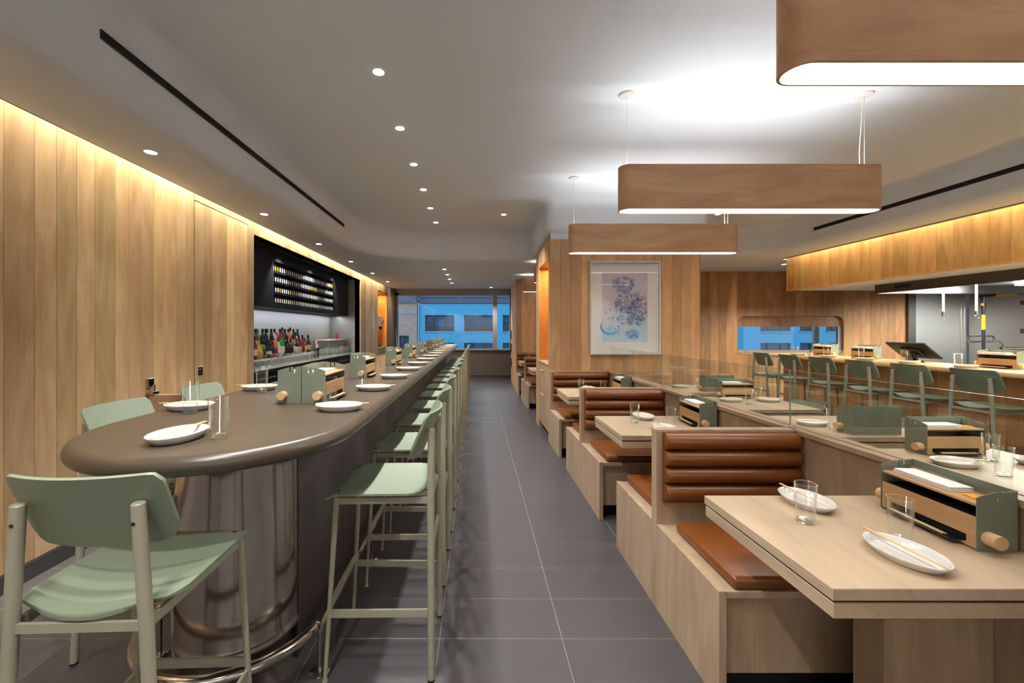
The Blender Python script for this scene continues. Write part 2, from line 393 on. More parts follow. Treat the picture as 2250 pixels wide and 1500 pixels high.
# ---------------------------------------------------------------- ceiling with its recessed bay
outline = fillet([(-1.846, -3.7), (-1.846, 7.03), (.87, 7.03), (.87, 5.165), (2.94, 5.165), (2.94, 6.9), (4.73, 6.9), (4.73, -3.7)],
                 [0, 1.25, .3, .12, .12, .3, 1.2, 0], 16)
nrm = normals2d(outline)
if sum(outline[i][0]*outline[(i+1) % len(outline)][1]-outline[(i+1) % len(outline)][0]*outline[i][1] for i in range(len(outline))) < 0: nrm = [-n for n in nrm]
prof = [(.10*(1-math.sin(q)), ZS+.10*(1-math.cos(q))) for q in [PI/2*i/6 for i in range(7)]] + [(-.13*(1-math.cos(q)), ZC-.13+.13*math.sin(q)) for q in [PI/2*i/6 for i in range(7)]]
cb = BM(); rings = []
for (o, z) in prof:
    rings.append([cb.verts.new((p[0]+n.x*o, p[1]+n.y*o if abs(p[1]+3.7) > 1e-4 else p[1], z)) for p, n in zip(outline, nrm)])
for k in range(len(rings)-1):
    for i in range(len(outline)-1): cb.faces.new((rings[k][i], rings[k][i+1], rings[k+1][i+1], rings[k+1][i]))
cb.faces.new(rings[-1])
oc = [cb.verts.new(v) for v in [(-2.47, -3.7, ZS), (-2.47, 11.95, ZS), (5.18, 11.95, ZS), (5.18, -3.7, ZS)]]
loop = oc + rings[0][::-1]
cb.faces.new(loop)
bmesh.ops.triangulate(cb, faces=[f for f in cb.faces if len(f.verts) > 8])
bmesh.ops.recalc_face_normals(cb, faces=cb.faces)
ceiling = struct(link('ceiling', cb, 'ceiling', smooth=40))
e = BM()                                                      # slab above and the edges of the slots
box(e, -2.47, -2.46, -3.7, 11.95, ZS, ZS+.05); box(e, -3.4, 12.2, -3.8, 12.2, 3.10, 3.2); box(e, 5.17, 5.18, -3.7, 8.3, ZS, ZS+.05)
struct(link('ceiling_slab', e, 'ceiling', ceiling, smooth=0))
e = BM(); box(e, 5.18, 12.2, 6.99, 12.0, ZS, 2.66); struct(link('ceiling_annex', e, 'ceiling', ceiling, smooth=0))
e = BM(); box(e, 5.28, 10.0, -3.7, 6.965, 2.097, 2.12); box(e, 5.28, 10.0, 6.93, 6.965, 2.12, 2.75); kc = struct(link('ceiling_kitchen', e, 'ceiling', ceiling, smooth=0))
def air_slot(x, y0, y1, z, lab):
    t = thing('air_slot', lab, 'air vent', (x, (y0+y1)/2, z))
    sgn = 1 if x < 0 else -1
    bm = BM(); h = .019; L = (y1-y0)/2
    box(bm, -.004, .006, -L, L, -h, h); link('slot', bm, 'slot', t)
    bm = BM(); box(bm, -.006, .008, -L-.004, L+.004, h, h+.004); box(bm, -.006, .008, -L-.004, L+.004, -h-.004, -h); box(bm, -.006, .008, -L-.004, -L, -h, h); box(bm, -.006, .008, L, L+.004, -h, h)
    link('slot_frame', bm, 'black_sat', t)
air_slot(-1.846, 2.02, 5.70, 2.873, 'long black linear air slot in the curved ceiling edge above the bar')
air_slot(4.73, .5, 6.05, 2.842, 'long black linear air slot in the ceiling edge above the kitchen counter')
e = BM(); box(e, 5.10, 5.125, -3.7, 6.9, ZS-.004, ZS+.01); struct(link('trim_1', e, 'slot', smooth=0))
def downlight():
    t = thing('downlight', '', 'ceiling light')
    bm = BM(); lathe(bm, [(.044, .002), (.044, -.003), (.036, -.004), (.034, .004)], 24); link('trim_ring', bm, 'white', t)
    bm = BM(); lathe(bm, [(.035, -.0025), (0, -.0025)], 24); link('lens', bm, 'glow_d', t)
    return t
def dl_label(i, x, d, z):
    if x < -2: return 'round recessed downlight over the bar back wall, %s from the camera in the left row' % ORD[LEFT_D.index(d)]
    if z == ZC and x < 0: return 'round recessed downlight in the raised ceiling, %s from the camera in the middle row' % ORD[CEN_D.index(d)]
    if x < 0: return 'round recessed downlight in the low far ceiling, %s from the camera in its row' % ORD[FAR_D.index(d)]
    return {5.83: 'lone recessed downlight in the raised ceiling left of the wood pillar', 11.4: 'lone recessed downlight close to the far street window', 5.81: 'recessed downlight behind the right end of the middle pendant', 7.4: 'added downlight, unseen behind the right side of the pillar, brightening the rear wall', 7.45: 'tiny recessed downlight beyond the end of the kitchen fascia'}[d]
dl0 = downlight()
for i, (x, d, z) in enumerate(DOWNLIGHTS):
    q = dl0 if i == 0 else dup(dl0)
    q.location = (x, d, z-.001); q['label'] = dl_label(i, x, d, z)

# ---------------------------------------------------------------- walls
WX = -2.55
wl = BM()
box(wl, WX-.12, WX-.012, -3.8, 3.715, 0, 3.1); box(wl, WX-.12, WX-.012, 3.715, 4.588, 2.6, 3.1); box(wl, WX-.12, WX-.06, 3.715, 4.588, 0, 2.6); box(wl, WX-.12, WX-.012, 4.588, 4.71, 0, 3.1)
box(wl, WX-.12, WX-.012, 4.71, 9.0, 2.52, 3.1); box(wl, WX-.12, WX-.012, 9.0, 10.6, 0, 3.1); box(wl, WX-.12, WX-.012, 10.6, 11.72, 2.46, 3.1); box(wl, WX-.12, WX-.012, 11.72, 12.0, 0, 3.1)
wall_left = struct(link('wall_left', wl, 'backwall', smooth=0))
r1 = random.Random(3)
F = WX-.006
plank_run(wall_left, 'y', F, .6, 3.712, .105, 2.98, 'wall_oak', rnd=r1)
plank_run(wall_left, 'y', F, 3.72, 4.585, 2.60, 2.98, 'wall_oak', rnd=r1)
plank_run(wall_left, 'y', F, 4.592, 4.71, .105, 2.98, 'wall_oak', rnd=r1)
plank_run(wall_left, 'y', F, 4.71, 9.0, 2.52, 2.98, 'wall_oak', rnd=r1)
plank_run(wall_left, 'y', F, 9.0, 10.6, .105, 2.98, 'wall_oak', rnd=r1)
plank_run(wall_left, 'y', F, 10.6, 11.72, 2.46, 2.98, 'wall_oak', rnd=r1)
e = BM(); box(e, WX-.01, WX+.004, -3.7, 3.715, 0, .10, .001); box(e, WX-.01, WX+.004, 4.588, 4.71, 0, .10, .001); box(e, WX-.01, WX+.004, 9.0, 10.6, 0, .10, .001)
struct(link('baseboard_left', e, 'base'))
door = BM(); box(door, WX-.05, WX-.014, 3.72, 4.583, .01, 2.594); door = struct(link('door_1', door, 'slot'))
plank_run(door, 'y', F, 3.722, 4.582, .012, 2.592, 'wall_oak', (.11, .12, .13), rnd=r1)
e = BM(); box(e, WX-.001, WX+.005, 3.765, 3.825, 1.01, 1.09, .002); cyl(e, (WX+.004, 3.795, 1.06), (WX+.014, 3.795, 1.06), .012); cyl(e, (WX+.004, 3.795, 1.03), (WX+.012, 3.795, 1.03), .006)
link('lock_plate', e, 'chrome', door)
# far wall with the street window
e = BM(); box(e, -2.7, -2.36, 11.93, 12.05, 0, 3.1)
box(e, .96, 2.8, 11.93, 12.05, 0, 3.1); box(e, 2.8, 12, 11.93, 12.05, 0, .82); box(e, 2.8, 12, 11.93, 12.05, 2.5, 3.1)
struct(link('wall_far', e, 'darkcol', smooth=0))
e = BM(); box(e, WX, -2.36, 11.72, 11.93, 0, 2.62, .003); struct(link('trim_2', e, 'darkcol'))
e = BM(); box(e, -2.36, .97, 11.91, 12.05, .12, .84, .002); box(e, -2.36, .97, 11.93, 12.05, 0, .115); box(e, -2.36, .97, 11.88, 12.05, .84, .862, .003)
struct(link('wall_under_window', e, 'knee'))
e = BM(); box(e, -2.36, .97, 11.93, 12.05, 2.515, 3.1); struct(link('wall_over_window', e, 'wframe', smooth=0))
def window(n, x0, x1, z0, z1, y, mull, fr=.07):
    w = BM(); box(w, x0, x1, y, y+.08, z1-.08, z1, .003); box(w, x0, x1, y, y+.08, z0, z0+.03, .003); box(w, x0, x0+fr, y, y+.08, z0, z1, .003); box(w, x1-fr*.3, x1, y, y+.08, z0, z1, .003)
    w = struct(link('window_%d' % n, w, 'wframe')); xs = [x0+fr*.9]
    for mx in mull:
        e = BM(); box(e, mx-.065, mx+.065, y-.02, y+.08, z0, z1, .003); link('mullion', e, 'wframe', w); xs += [mx]
    xs.append(x1)
    for a, b in zip(xs[:-1], xs[1:]):
        e = BM(); box(e, a, b, y+.04, y+.046, z0+.02, z1-.07); link('pane', e, 'winpane', w, smooth=0)
window(1, -2.36, .97, .862, 2.52, 11.95, [.52])
window(2, 2.8, 12, .82, 2.5, 11.95, [6.1, 9.85])
# wall behind the camera and at the right end
e = BM(); box(e, -2.7, 12, -3.82, -3.7, 0, 3.1); struct(link('wall_back', e, 'backwall', smooth=0))
e = BM(); box(e, 10.0, 10.1, -3.7, 8.37, 0, 2.9); struct(link('wall_right', e, 'steel_h', smooth=0))
e = BM(); box(e, 12.0, 12.1, 8.37, 12.0, 0, 3.1); struct(link('wall_annex', e, 'backwall', smooth=0))
# oak wall at the back right with its rounded serving window
BX0, BX1, BD = 2.84, 8.71, 8.37
OX0, OX1, OZ0, OZ1 = 5.29, 7.46, .93, 1.725
e = BM(); box(e, BX0, OX0, BD+.012, BD+.12, 0, 3.1); box(e, OX1, BX1, BD+.012, BD+.12, 0, 3.1); box(e, OX0, OX1, BD+.012, BD+.12, OZ1, 3.1); box(e, OX0, OX1, BD+.012, BD+.12, 0, OZ0)
wall_rear = struct(link('wall_rear', e, 'dark_oak', smooth=0))
r2 = random.Random(11)
a = BX0
while a < BX1-.01:
    w = r2.choice((.15, .17, .19, .21))
    if BX1-a < w+.08: w = BX1-a
    if abs(a+w-OX0) < .1: w = OX0-a
    if a < OX1 < a+w+.08: w = OX1-a
    segs = [(0, 2.65)] if (a+w <= OX0+.001 or a >= OX1-.001) else [(0, OZ0), (OZ1, 2.65)]
    for z0, z1 in segs: plank(wall_rear, w, z1-z0, .012, 'dark_oak', (a+w/2, BD+.006, z0), 'x')
    a += w
w3 = BM()                                                     # rounded liner of the opening
ro = fillet([(OX0, OZ0), (OX1, OZ0), (OX1, OZ1), (OX0, OZ1)], [.14]*4, 8); ri = fillet([(OX0+.012, OZ0+.012), (OX1-.012, OZ0+.012), (OX1-.012, OZ1-.012), (OX0+.012, OZ1-.012)], [.13]*4, 8)
for y in (BD-.004, BD+.12):
    pass
A = [w3.verts.new((p[0], BD-.004, p[1])) for p in ro]; B = [w3.verts.new((p[0], BD-.004, p[1])) for p in ri]; C = [w3.verts.new((p[0], BD+.12, p[1])) for p in ri]; n = len(ro)
for i in range(n):
    j = (i+1) % n; w3.faces.new((A[i], A[j], B[j], B[i])); w3.faces.new((B[i], B[j], C[j], C[i]))
for cx, cz, a0 in ((OX0, OZ0, 0), (OX1, OZ0, 1), (OX1, OZ1, 2), (OX0, OZ1, 3)):
    arc = ro[a0*9:a0*9+9]; c = w3.verts.new((cx, BD-.004, cz)); vs = [w3.verts.new((p[0], BD-.004, p[1])) for p in arc]
    for i in range(8): w3.faces.new((c, vs[i], vs[i+1]))
bmesh.ops.recalc_face_normals(w3, faces=w3.faces)
win3 = struct(link('window_3', w3, 'dark_oak'))
e = BM(); box(e, OX0, OX1, BD+.06, BD+.09, 1.50, OZ1); link('header_panel', e, 'dark_oak', win3)
e = BM(); box(e, OX0, OX1, BD+.02, BD+.12, OZ0, 1.02, .004); link('sill', e, 'booth_oak_y', win3)
e = BM(); box(e, OX1-.08, OX1, BD+.05, BD+.10, 1.02, 1.50, .002); link('window_post', e, 'wframe', win3)
e = BM(); box(e, OX0, OX1-.07, BD+.07, BD+.076, 1.02, 1.50); link('pane', e, 'winpane', win3, smooth=0)
# steel kitchen wall
e = BM(); box(e, BX1, 10.0, BD+.03, BD+.12, 0, 2.6); ks = struct(link('wall_kitchen', e, 'steel_h', smooth=0))
e = BM(); box(e, BX1, BX1+.15, BD-.06, BD+.03, 0, 2.62, .003); link('jamb', e, 'hood', ks)
for x in (9.86, 9.93): e = BM(); box(e, x, x+.012, BD+.018, BD+.03, 0, 2.17, .002); link('seam_strip', e, 'chrome', ks)

# ---------------------------------------------------------------- pillars
PD, PX0, PX1, PZ = 5.2, .92, 2.81, 2.575
e = BM(); box(e, PX0+.012, PX1, PD+.012, 5.30, 0, 2.61); pillar = struct(link('wall_pillar', e, 'niche_oak', smooth=0))
e = BM(); box(e, 1.50, PX1, 5.30, 6.12, 0, 2.61); pil_core = struct(link('wall_pillar_core', e, 'niche_oak', smooth=0))
e = BM(); box(e, PX0+.012, PX1, 6.12, 6.40, 0, 2.61); pil_rear = struct(link('wall_pillar_rear', e, 'niche_oak', smooth=0))
e = BM(); box(e, PX0+.012, 1.5, 5.30, 6.12, 2.34, 2.61); pil_head = struct(link('wall_pillar_head', e, 'niche_oak', smooth=0))
e = BM(); box(e, PX0+.012, PX1, PD-.001, PD+.012, PZ, 2.66); box(e, PX1, 2.94, PD-.02, 6.9, 2.60, 2.66); struct(link('trim_3', e, 'ceiling', smooth=0))
r3 = random.Random(5)
plank_run(pillar, 'x', PD+.006, PX0, PX1, 0, PZ, 'pillar_oak', (.115, .125, .135), rnd=r3)
plank(pillar, .10, PZ, .012, 'pillar_oak', (PX0+.006, 5.262, 0), 'y'); plank(pil_rear, .28, PZ, .012, 'pillar_oak', (PX0+.006, 6.26, 0), 'y')
plank_run(pil_head, 'y', PX0+.006, 5.312, 6.12, 2.34, PZ, 'pillar_oak', (.13, .14), rnd=r3)
plank_run(pil_core, 'y', PX1+.006, PD, 6.4, 0, PZ, 'pillar_oak', (.13, .15), rnd=r3)
sc = thing('service_cabinet', 'oak service cabinet with round pulls built into the side of the wood pillar', 'cabinet', (PX0, 5.716, 0))
e = BM(); box(e, .02, .57, -.40, .40, .10, .96); link('body', e, 'booth_oak', sc)
e = BM(); box(e, .05, .5, -.40, .40, 0, .10); link('plinth', e, 'black', sc)
e = BM(); box(e, -.006, .578, -.404, .404, .96, .985, .002); link('top', e, 'booth_oak_y', sc)
for k in range(2):
    for (z0, z1) in ((.105, .62), (.626, .955)):
        e = BM(); box(e, 0, .02, -.398+.4*k, -.002+.4*k, z0, z1, .0015); dr = link('door', e, 'booth_oak', sc)
        e = BM(); yk = -.06 if k == 0 else .06; zk = z1-.09
        cyl(e, (0, yk, zk), (-.018, yk, zk), .006); cyl(e, (-.018, yk, zk), (-.032, yk, zk), .017, .015, 14); link('knob', e, 'peg_oak', dr)
e = BM(); box(e, -.06, .06, -.12, .12, 0, .035, .004); box(e, -.05, .05, -.11, .11, .035, .06, .004)
tag(link('wooden_tray', e, 'niche_oak', None, (1.22, 5.95, .985)), 'low stacked wooden tray on the cabinet in the glowing pillar niche', 'tray')
P2D = 9.70
e = BM(); box(e, PX0+.012, 2.84, P2D+.012, 11.2, 0, 2.63); p2 = struct(link('wall_pillar', e, 'pillar_oak', smooth=0))
plank_run(p2, 'x', P2D+.006, PX0, 2.84, 0, 2.62, 'pillar_oak', (.115, .125, .135), rnd=r3)
plank_run(p2, 'y', PX0+.006, P2D+.012, 11.2, .06, 2.62, 'pillar_oak', (.13, .15), rnd=r3)
e = BM(); box(e, 2.80, 2.84, 6.4, 9.7, 0, 2.65); struct(link('wall_between', e, 'pillar_oak', smooth=0))
for k, z in enumerate((.45, .85, 1.2)):
    e = BM(); box(e, -.006, .05, -.14, .14, 0, .22, .004); link('shelf_box', e, 'slot', p2, (PX0, 11.0, z))

# ---------------------------------------------------------------- booths
BXL, BXR = .916, 1.640      # aisle face of the benches, face of the low partition
DT = .914                    # top of the dividers
def cushion_bm(x0, x1, y0, y1, z0, z1, r=.02):
    bm = BM(); box(bm, x0, x1, y0, y1, z0, z1, r, 3)
    return bm
def bench(dv, side, label):
    """side -1: seat towards the camera from divider plane dv; +1: away"""
    dep = .545
    t = thing('booth_bench', label, 'bench', (BXL, dv, 0))
    s = side; ya, yb = sorted((s*.001, s*dep))
    e = BM(); box(e, 0, .03, ya, yb, .0, .433, .0015); link('side_panel', e, 'booth_oak', t)
    e = BM(); yy = sorted((s*(dep-.03), s*(dep-.05))); box(e, .03, BXR-BXL-.002, yy[0], yy[1], .10, .405); link('front_board', e, 'booth_oak', t)
    e = BM(); yy = sorted((s*.001, s*(dep-.002))); box(e, .03, BXR-BXL-.002, yy[0], yy[1], .405, .43, .001); link('seat_board', e, 'booth_oak', t)
    e = BM(); yy = sorted((s*.1, s*(dep-.09))); box(e, .03, BXR-BXL-.002, yy[0], yy[1], 0, .10); link('plinth', e, 'slot', t)
    yy = sorted((s*.075, s*(dep-.005))); link('seat_cushion', cushion_bm(.06, BXR-BXL-.006, yy[0], yy[1], .43, .482, .018), 'leather', t)
    e = BM(); z0 = .560
    for k in range(4):
        zc = z0+.0425+k*.085; n = 20; L0, L1 = .034, BXR-BXL-.008
        pts = []
        for i in range(n+1):
            q = -PI/2+PI*i/n; pts.append((math.cos(q)*.050, math.sin(q)*.0425))
        prev = None
        for (xx, sh) in ((L0, .55), (L0+.004, .82), (L0+.016, 1), (L1-.016, 1), (L1-.004, .82), (L1, .55)):
            ring = [e.verts.new((xx, s*(.006+a*(sh if sh < 1 else 1)), zc+b*min(1, sh+.18))) for a, b in pts]
            if prev:
                for i in range(n): e.faces.new((prev[i], ring[i], ring[i+1], prev[i+1]))
            else: e.faces.new(ring)
            prev = ring
        e.faces.new(prev)
    bmesh.ops.recalc_face_normals(e, faces=e.faces)
    link('back_cushion', e, 'leather', t)
    e = BM(); yy = sorted((s*.001, s*.012)); box(e, .030, BXR-BXL-.004, yy[0], yy[1], .545, .905, .003); link('cushion_back', e, 'leather', t)
    return t
def divider(d0, label):
    t = thing('booth_divider', label, 'divider', (BXL, d0, 0))
    e = BM(); box(e, 0, BXR-BXL, 0, .058, 0, DT-.022, .0015); link('panel', e, 'booth_oak', t)
    e = BM(); box(e, 0, BXR-BXL, 0, .058, DT-.022, DT, .0015); link('cap', e, 'booth_oak_y', t)
DIV = [2.104, 3.63, 5.135]
names = ['nearest', 'middle', 'farthest']
for k, d in enumerate(DIV):
    divider(d, ['oak booth divider topped with a flat cap, the nearest one', 'oak booth divider topped with a flat cap, the middle one', 'low oak booth divider standing against the wood pillar'][k])
    bench(d, -1, ['brown leather booth bench facing the nearest table, ribbed back toward camera', 'brown leather booth bench behind the second table, ribbed back toward camera', 'brown leather booth bench against the wood pillar'][k])
    if k < 2: bench(d+.058, 1, ['brown leather booth bench on the far side of the nearest divider', 'brown leather booth bench on the far side of the middle divider'][k])
D2 = [7.97, 9.63]
for k, d in enumerate(D2):
    divider(d, ['oak booth divider in the far row beyond the pillar, halfway along', 'oak booth divider at the end of the far row, against the far pillar'][k])
    bench(d, -1, ['brown leather bench in the far booth row, nearer of the two beyond the pillar', 'brown leather bench in the far booth row, against the far pillar'][k])
    if k == 0: bench(d+.058, 1, 'brown leather bench in the far booth row with its back toward the camera')
def booth_table(d, label):
    t = thing('booth_table', label, 'table', (BXL, d, 0))
    W_ = BXR-BXL
    e = BM(); box(e, 0, W_-.002, -.30, .30, .724, .756, .0015); link('tabletop', e, 'table_oak', t)
    e = BM(); box(e, .012, W_-.002, -.29, .29, .716, .724); link('shadow_gap', e, 'slot', t)
    e = BM(); box(e, .004, W_-.002, -.297, .297, .676, .716, .0015); link('lower_board', e, 'table_oak', t)
    e = BM(); box(e, .375, W_-.002, -.055, .055, 0, .676, .002); link('pedestal', e, 'booth_oak', t)
TB = [1.36, 2.905, 4.43]
for k, d in enumerate(TB): booth_table(d, ['oak booth table with layered edge nearest the camera', 'oak booth table with layered edge between nearest and middle dividers', 'oak booth table with layered edge in front of the wood pillar'][k])
for k, d in enumerate((7.15, 8.84)): booth_table(d, ['oak booth table in the far row, just past the pillar cabinet', 'oak booth table in the far row, in front of the far pillar'][k])
pt = thing('low_partition', 'long low oak partition with flat cap carrying the glass screen', 'partition', (BXR, 2.9, 0))
e = BM(); box(e, .0, .09, -2.9, 2.30, 0, DT-.024, .001); link('panel', e, 'booth_oak', pt)
e = BM(); box(e, -.016, .030, -2.9, 2.30, DT-.024, DT, .0015); box(e, .040, .09, -2.9, 2.30, DT-.024, DT, .0015); link('cap', e, 'booth_oak_y', pt)
e = BM(); box(e, .030, .040, -2.9, 2.30, DT-.03, DT-.006); link('groove', e, 'slot', pt)
e = BM(); box(e, BXR, BXR+.09, 6.4, 9.7, 0, DT, .001); tag(link('low_partition', e, 'booth_oak', None), 'low oak partition behind the far booth row', 'partition')
for k, (a, b) in enumerate(((.30, 2.196), (2.204, 3.72), (3.728, 5.19))):
    t = thing('glass_screen', 'clear glass screen panel on the low partition, %s' % ['the nearest one, running out of the frame', 'the middle one between two joints', 'the farthest one, meeting the wood pillar'][k], 'glass screen', (BXR+.035, (a+b)/2, DT-.012))
    L = (b-a)/2
    e = BM(); box(e, -.004, .004, -L, L, 0, .306); link('pane', e, 'pane', t, smooth=0)
    e = BM(); box(e, -.004, .004, -L, L, .3061, .3072); box(e, -.004, .004, -L-.0012, -L-.0002, 0, .3072); link('polished_edge', e, 'pane_edge', t, smooth=0)

# ---------------------------------------------------------------- pendants
def pendant(first, label):
    t = thing('pendant_lamp', label, 'pendant lamp')
    L, R, ZB, H = 1.805, .066, 0, .305
    def stad(r, n=14):
        x0, x1 = -L/2+R, L/2-R; o = []
        for i in range(n+1): q = PI/2+PI*i/n; o.append((x0+r*math.cos(q), r*math.sin(q)))
        for i in range(n+1): q = -PI/2+PI*i/n; o.append((x1+r*math.cos(q), r*math.sin(q)))
        return o
    e = BM(); O, I = stad(R), stad(R-.009); n = len(O)
    rr = [[e.verts.new((p[0], p[1], z)) for p in o] for o, z in ((I, .003), (I, 0.0), (stad(R-.002), 0), (O, .002), (O, H-.002), (stad(R-.002), H), (I, H), (I, H-.003))]
    for k in range(len(rr)-1):
        for i in range(n): e.faces.new((rr[k][i], rr[k][(i+1) % n], rr[k+1][(i+1) % n], rr[k+1][i]))
    bmesh.ops.recalc_face_normals(e, faces=e.faces); link('shade', e, 'lamp_oak', t)
    e = BM(); rr = [[e.verts.new((p[0], p[1], z)) for p in stad(R-.0092)] for z in (.002, H-.002)]
    for i in range(n): e.faces.new((rr[0][(i+1) % n], rr[0][i], rr[1][i], rr[1][(i+1) % n]))
    link('liner', e, 'liner', t)
    e = BM(); e.faces.new([e.verts.new((p[0], p[1], .095)) for p in stad(R-.010)][::-1]); link('diffuser', e, 'glow_w', t, smooth=0)
    e = BM(); e.faces.new([e.verts.new((p[0], p[1], H-.095)) for p in stad(R-.010)]); link('tray', e, 'liner', t, smooth=0)
    for sgn in (-1, 1):                                      # two led strips inside the top opening, each aimed across it
        e = BM(); q = [(-L/2+.07, .0555, H-.062), (L/2-.07, .0555, H-.062), (L/2-.07, .0405, H-.088), (-L/2+.07, .0405, H-.088)]
        e.faces.new([e.verts.new((a, sgn*b, c)) for a, b, c in q]); link('led_strip', e, 'glow_up', t, smooth=0)
    return t
def hang(t, x, d, zb, zc):
    t.location = (x, d, zb); H = .305; top = zc-zb
    for k, xx in enumerate((-.845, .81)):
        e = BM(); lathe(e, [(0, top-.012), (.05, top-.012), (.055, top-.002), (.055, top)], 20, xx, 0); link('canopy', e, 'white', t)
        e = BM(); cyl(e, (xx, 0, H-.06), (xx, 0, top-.01), .0016, n=6)
        if k:
            tube(e, [(xx-.03, 0, H-.06), (xx-.035, 0, H+.1), (xx-.022, 0, (H+top)/2+.05), (xx-.012, 0, top-.01)], .0026, 6)
        link('cable', e, 'whiteplastic', t)
LX = .985+1.805/2
p0 = pendant(True, 'long oak box pendant lamp nearest the camera, cut by the top right frame edge')
for k, (d, zc, lab) in enumerate(((1.335, ZC, None), (2.868, ZC, 'long oak box pendant lamp over the second booth table'), (4.43, ZC, 'long oak box pendant lamp in front of the wood pillar'),
                                   (7.15, ZS, 'oak box pendant lamp beyond the pillar, nearer of the far pair'), (8.84, ZS, 'oak box pendant lamp farthest back near the far pillar'))):
    q = p0 if k == 0 else dup(p0, label=lab)
    q['_d'] = d; q['_z'] = zc
    if k == 0: plist = []
    plist.append(q)
for q in plist: hang(q, LX, q['_d'], 2.25, q['_z']); del q['_d']; del q['_z']

# ---------------------------------------------------------------- stools and chairs
def chair(name, cat, hs):
    t = thing(name, '', cat)
    up = hs-.757
    ft_b = .19; tp_b = .1375
    for s in (-1, 1):                                        # rear posts
        zt = 1.012+up
        e = BM(); xt = tp_b+(ft_b-tp_b)*0
        tube(e, [(s*ft_b, -.222, .008), (s*(ft_b-.035*(hs/.757)), -.216, hs*.95), (s*tp_b, -.218, zt-.003), (s*tp_b, -.218, zt)], [.0145, .0155, .0155, .0125], 14)
        lg = link('leg', e, 'sage_leg', t)
        e = BM(); cyl(e, (s*ft_b, -.222, 0), (s*ft_b, -.222, .009), .0145); link('foot_cap', e, 'black', lg)
        e = BM(); cyl(e, (s*tp_b, -.2328, zt-.045), (s*tp_b, -.2345, zt-.045), .0045, n=10); link('screw', e, 'black_sat', lg)
    for s in (-1, 1):
        e = BM(); tube(e, [(s*.168, .168, hs-.02), (s*.17, .172, hs-.07), (s*.192, .208, .008)], [.012, .012, .008], 12)
        lg = link('leg', e, 'sage_leg', t)
        e = BM(); cyl(e, (s*.192, .208, 0), (s*.192, .208, .009), .012, .010); link('glide', e, 'sage_leg', lg)
    def fx(z, front):                                        # half width of the legs at height z
        return (.192-(.192-.17)*z/(hs-.07)) if front else (ft_b-.035*(hs/.757)*z/(hs*.95))
    def fy(z, front): return (.208-(.208-.172)*z/(hs-.07)) if front else -.219
    e = BM()
    zr = hs-.038
    for s in (-1, 1): bar(e, (s*.166, .165, zr), (s*fx(zr, 0), -.217, zr), .009, .026)
    bar(e, (-.166, .165, zr), (.166, .165, zr), .009, .022); bar(e, (-fx(zr, 0), -.217, zr), (fx(zr, 0), -.217, zr), .009, .022)
    link('seat_frame', e, 'sage_leg', t)
    if hs > .6:
        z = .267
        for s in (-1, 1):
            e = BM(); bar(e, (s*fx(z, 1), fy(z, 1), z), (s*fx(z, 0), fy(z, 0), z), .010, .030); link('side_stretcher', e, 'sage_leg', t)
        e = BM(); z = .305; bar(e, (-fx(z, 1), fy(z, 1), z), (fx(z, 1), fy(z, 1), z), .010, .030); link('footrest', e, 'sage_leg', t)
        e = BM(); z = .51; bar(e, (-fx(z, 0), fy(z, 0), z), (fx(z, 0), fy(z, 0), z), .010, .030); link('back_stretcher', e, 'sage_leg', t)
    # seat shell
    e = BM(); NU, NV = 18, 16; P = []
    for j in range(NV+1):
        v = j/NV; y = -.20+.405*v
        hw = .196
        if v < .22: q = (.22-v)/.22; hw = .196-.075*(1-math.sqrt(max(0, 1-q*q)))
        row = []
        for i in range(NU+1):
            u = -1+2*i/NU
            z = hs-.016*(1-u*u)*max(0, min(1, (1-v)*1.5)) + .004*(1-v)
            if v > .88: z -= .016*((v-.88)/.12)**2
            row.append(Vector((u*hw, y-(.022*(1-u*u) if v < .05 else .022*(1-u*u)*max(0, (1-v*3))), z)))
        P.append(row)
    sheet(e, P, lambda p, i, j: p+Vector((0, 0, -.009)))
    st = link('seat', e, 'sage', t, smooth=50)
    for s in (-1, 1):
        e = BM(); cyl(e, (s*.155, .165, hs-.006), (s*.155, .165, hs+.0012), .006, n=10); link('screw', e, 'black_sat', st)
    # curved backrest
    e = BM(); NU, NV = 28, 10; P = []; hw = .182; zb, zt = .882+up, 1.078+up
    for i in range(NU+1):
        u = -1+2*i/NU; ed = hw*(1-abs(u))
        def cr(r): return 0 if ed >= r else r-math.sqrt(max(0, r*r-(r-ed)**2))
        lo, hi = zb+cr(.045), zt-cr(.022)
        row = []
        for j in range(NV+1):
            z = lo+(hi-lo)*j/NV
            y = -.212+.042*u*u-(z-.985-up)*.43
            row.append(Vector((u*hw*(1-.03*(zt-z)/(zt-zb)*0), y, z)))
        P.append(row)
    sheet(e, P, lambda p, i, j: p+Vector((0, .009, .003)))
    link('backrest', e, 'sage', t, smooth=50)
    return t
def bar(bm, p0, p1, w, h):
    p0, p1 = Vector(p0), Vector(p1); d = (p1-p0).normalized(); s = d.cross(Vector((0, 0, 1))).normalized()*w/2; u = Vector((0, 0, h/2))
    vs = [bm.verts.new(p+a*s+b*u) for p in (p0, p1) for a, b in ((-1, -1), (1, -1), (1, 1), (-1, 1))]
    fs = [bm.faces.new([vs[i] for i in q]) for q in ((0, 1, 2, 3), (7, 6, 5, 4), (0, 4, 5, 1), (1, 5, 6, 2), (2, 6, 7, 3), (3, 7, 4, 0))]
    bmesh.ops.recalc_face_normals(bm, faces=fs)
st0 = chair('bar_stool', 'stool', .757)
st0.location = (-.95, 1.192, 0); st0.rotation_euler = (0, 0, math.radians(2)); st0['label'] = 'sage green bar stool seen from behind at the rounded end of the bar'
STD = [1.862+.62*k for k in range(14)]
for k, d in enumerate(STD):
    dup(st0, (-.408, d, 0), PI/2, 'sage green bar stool on the aisle side of the bar, %s from the camera' % ORD[k], 'bar stools along the aisle')
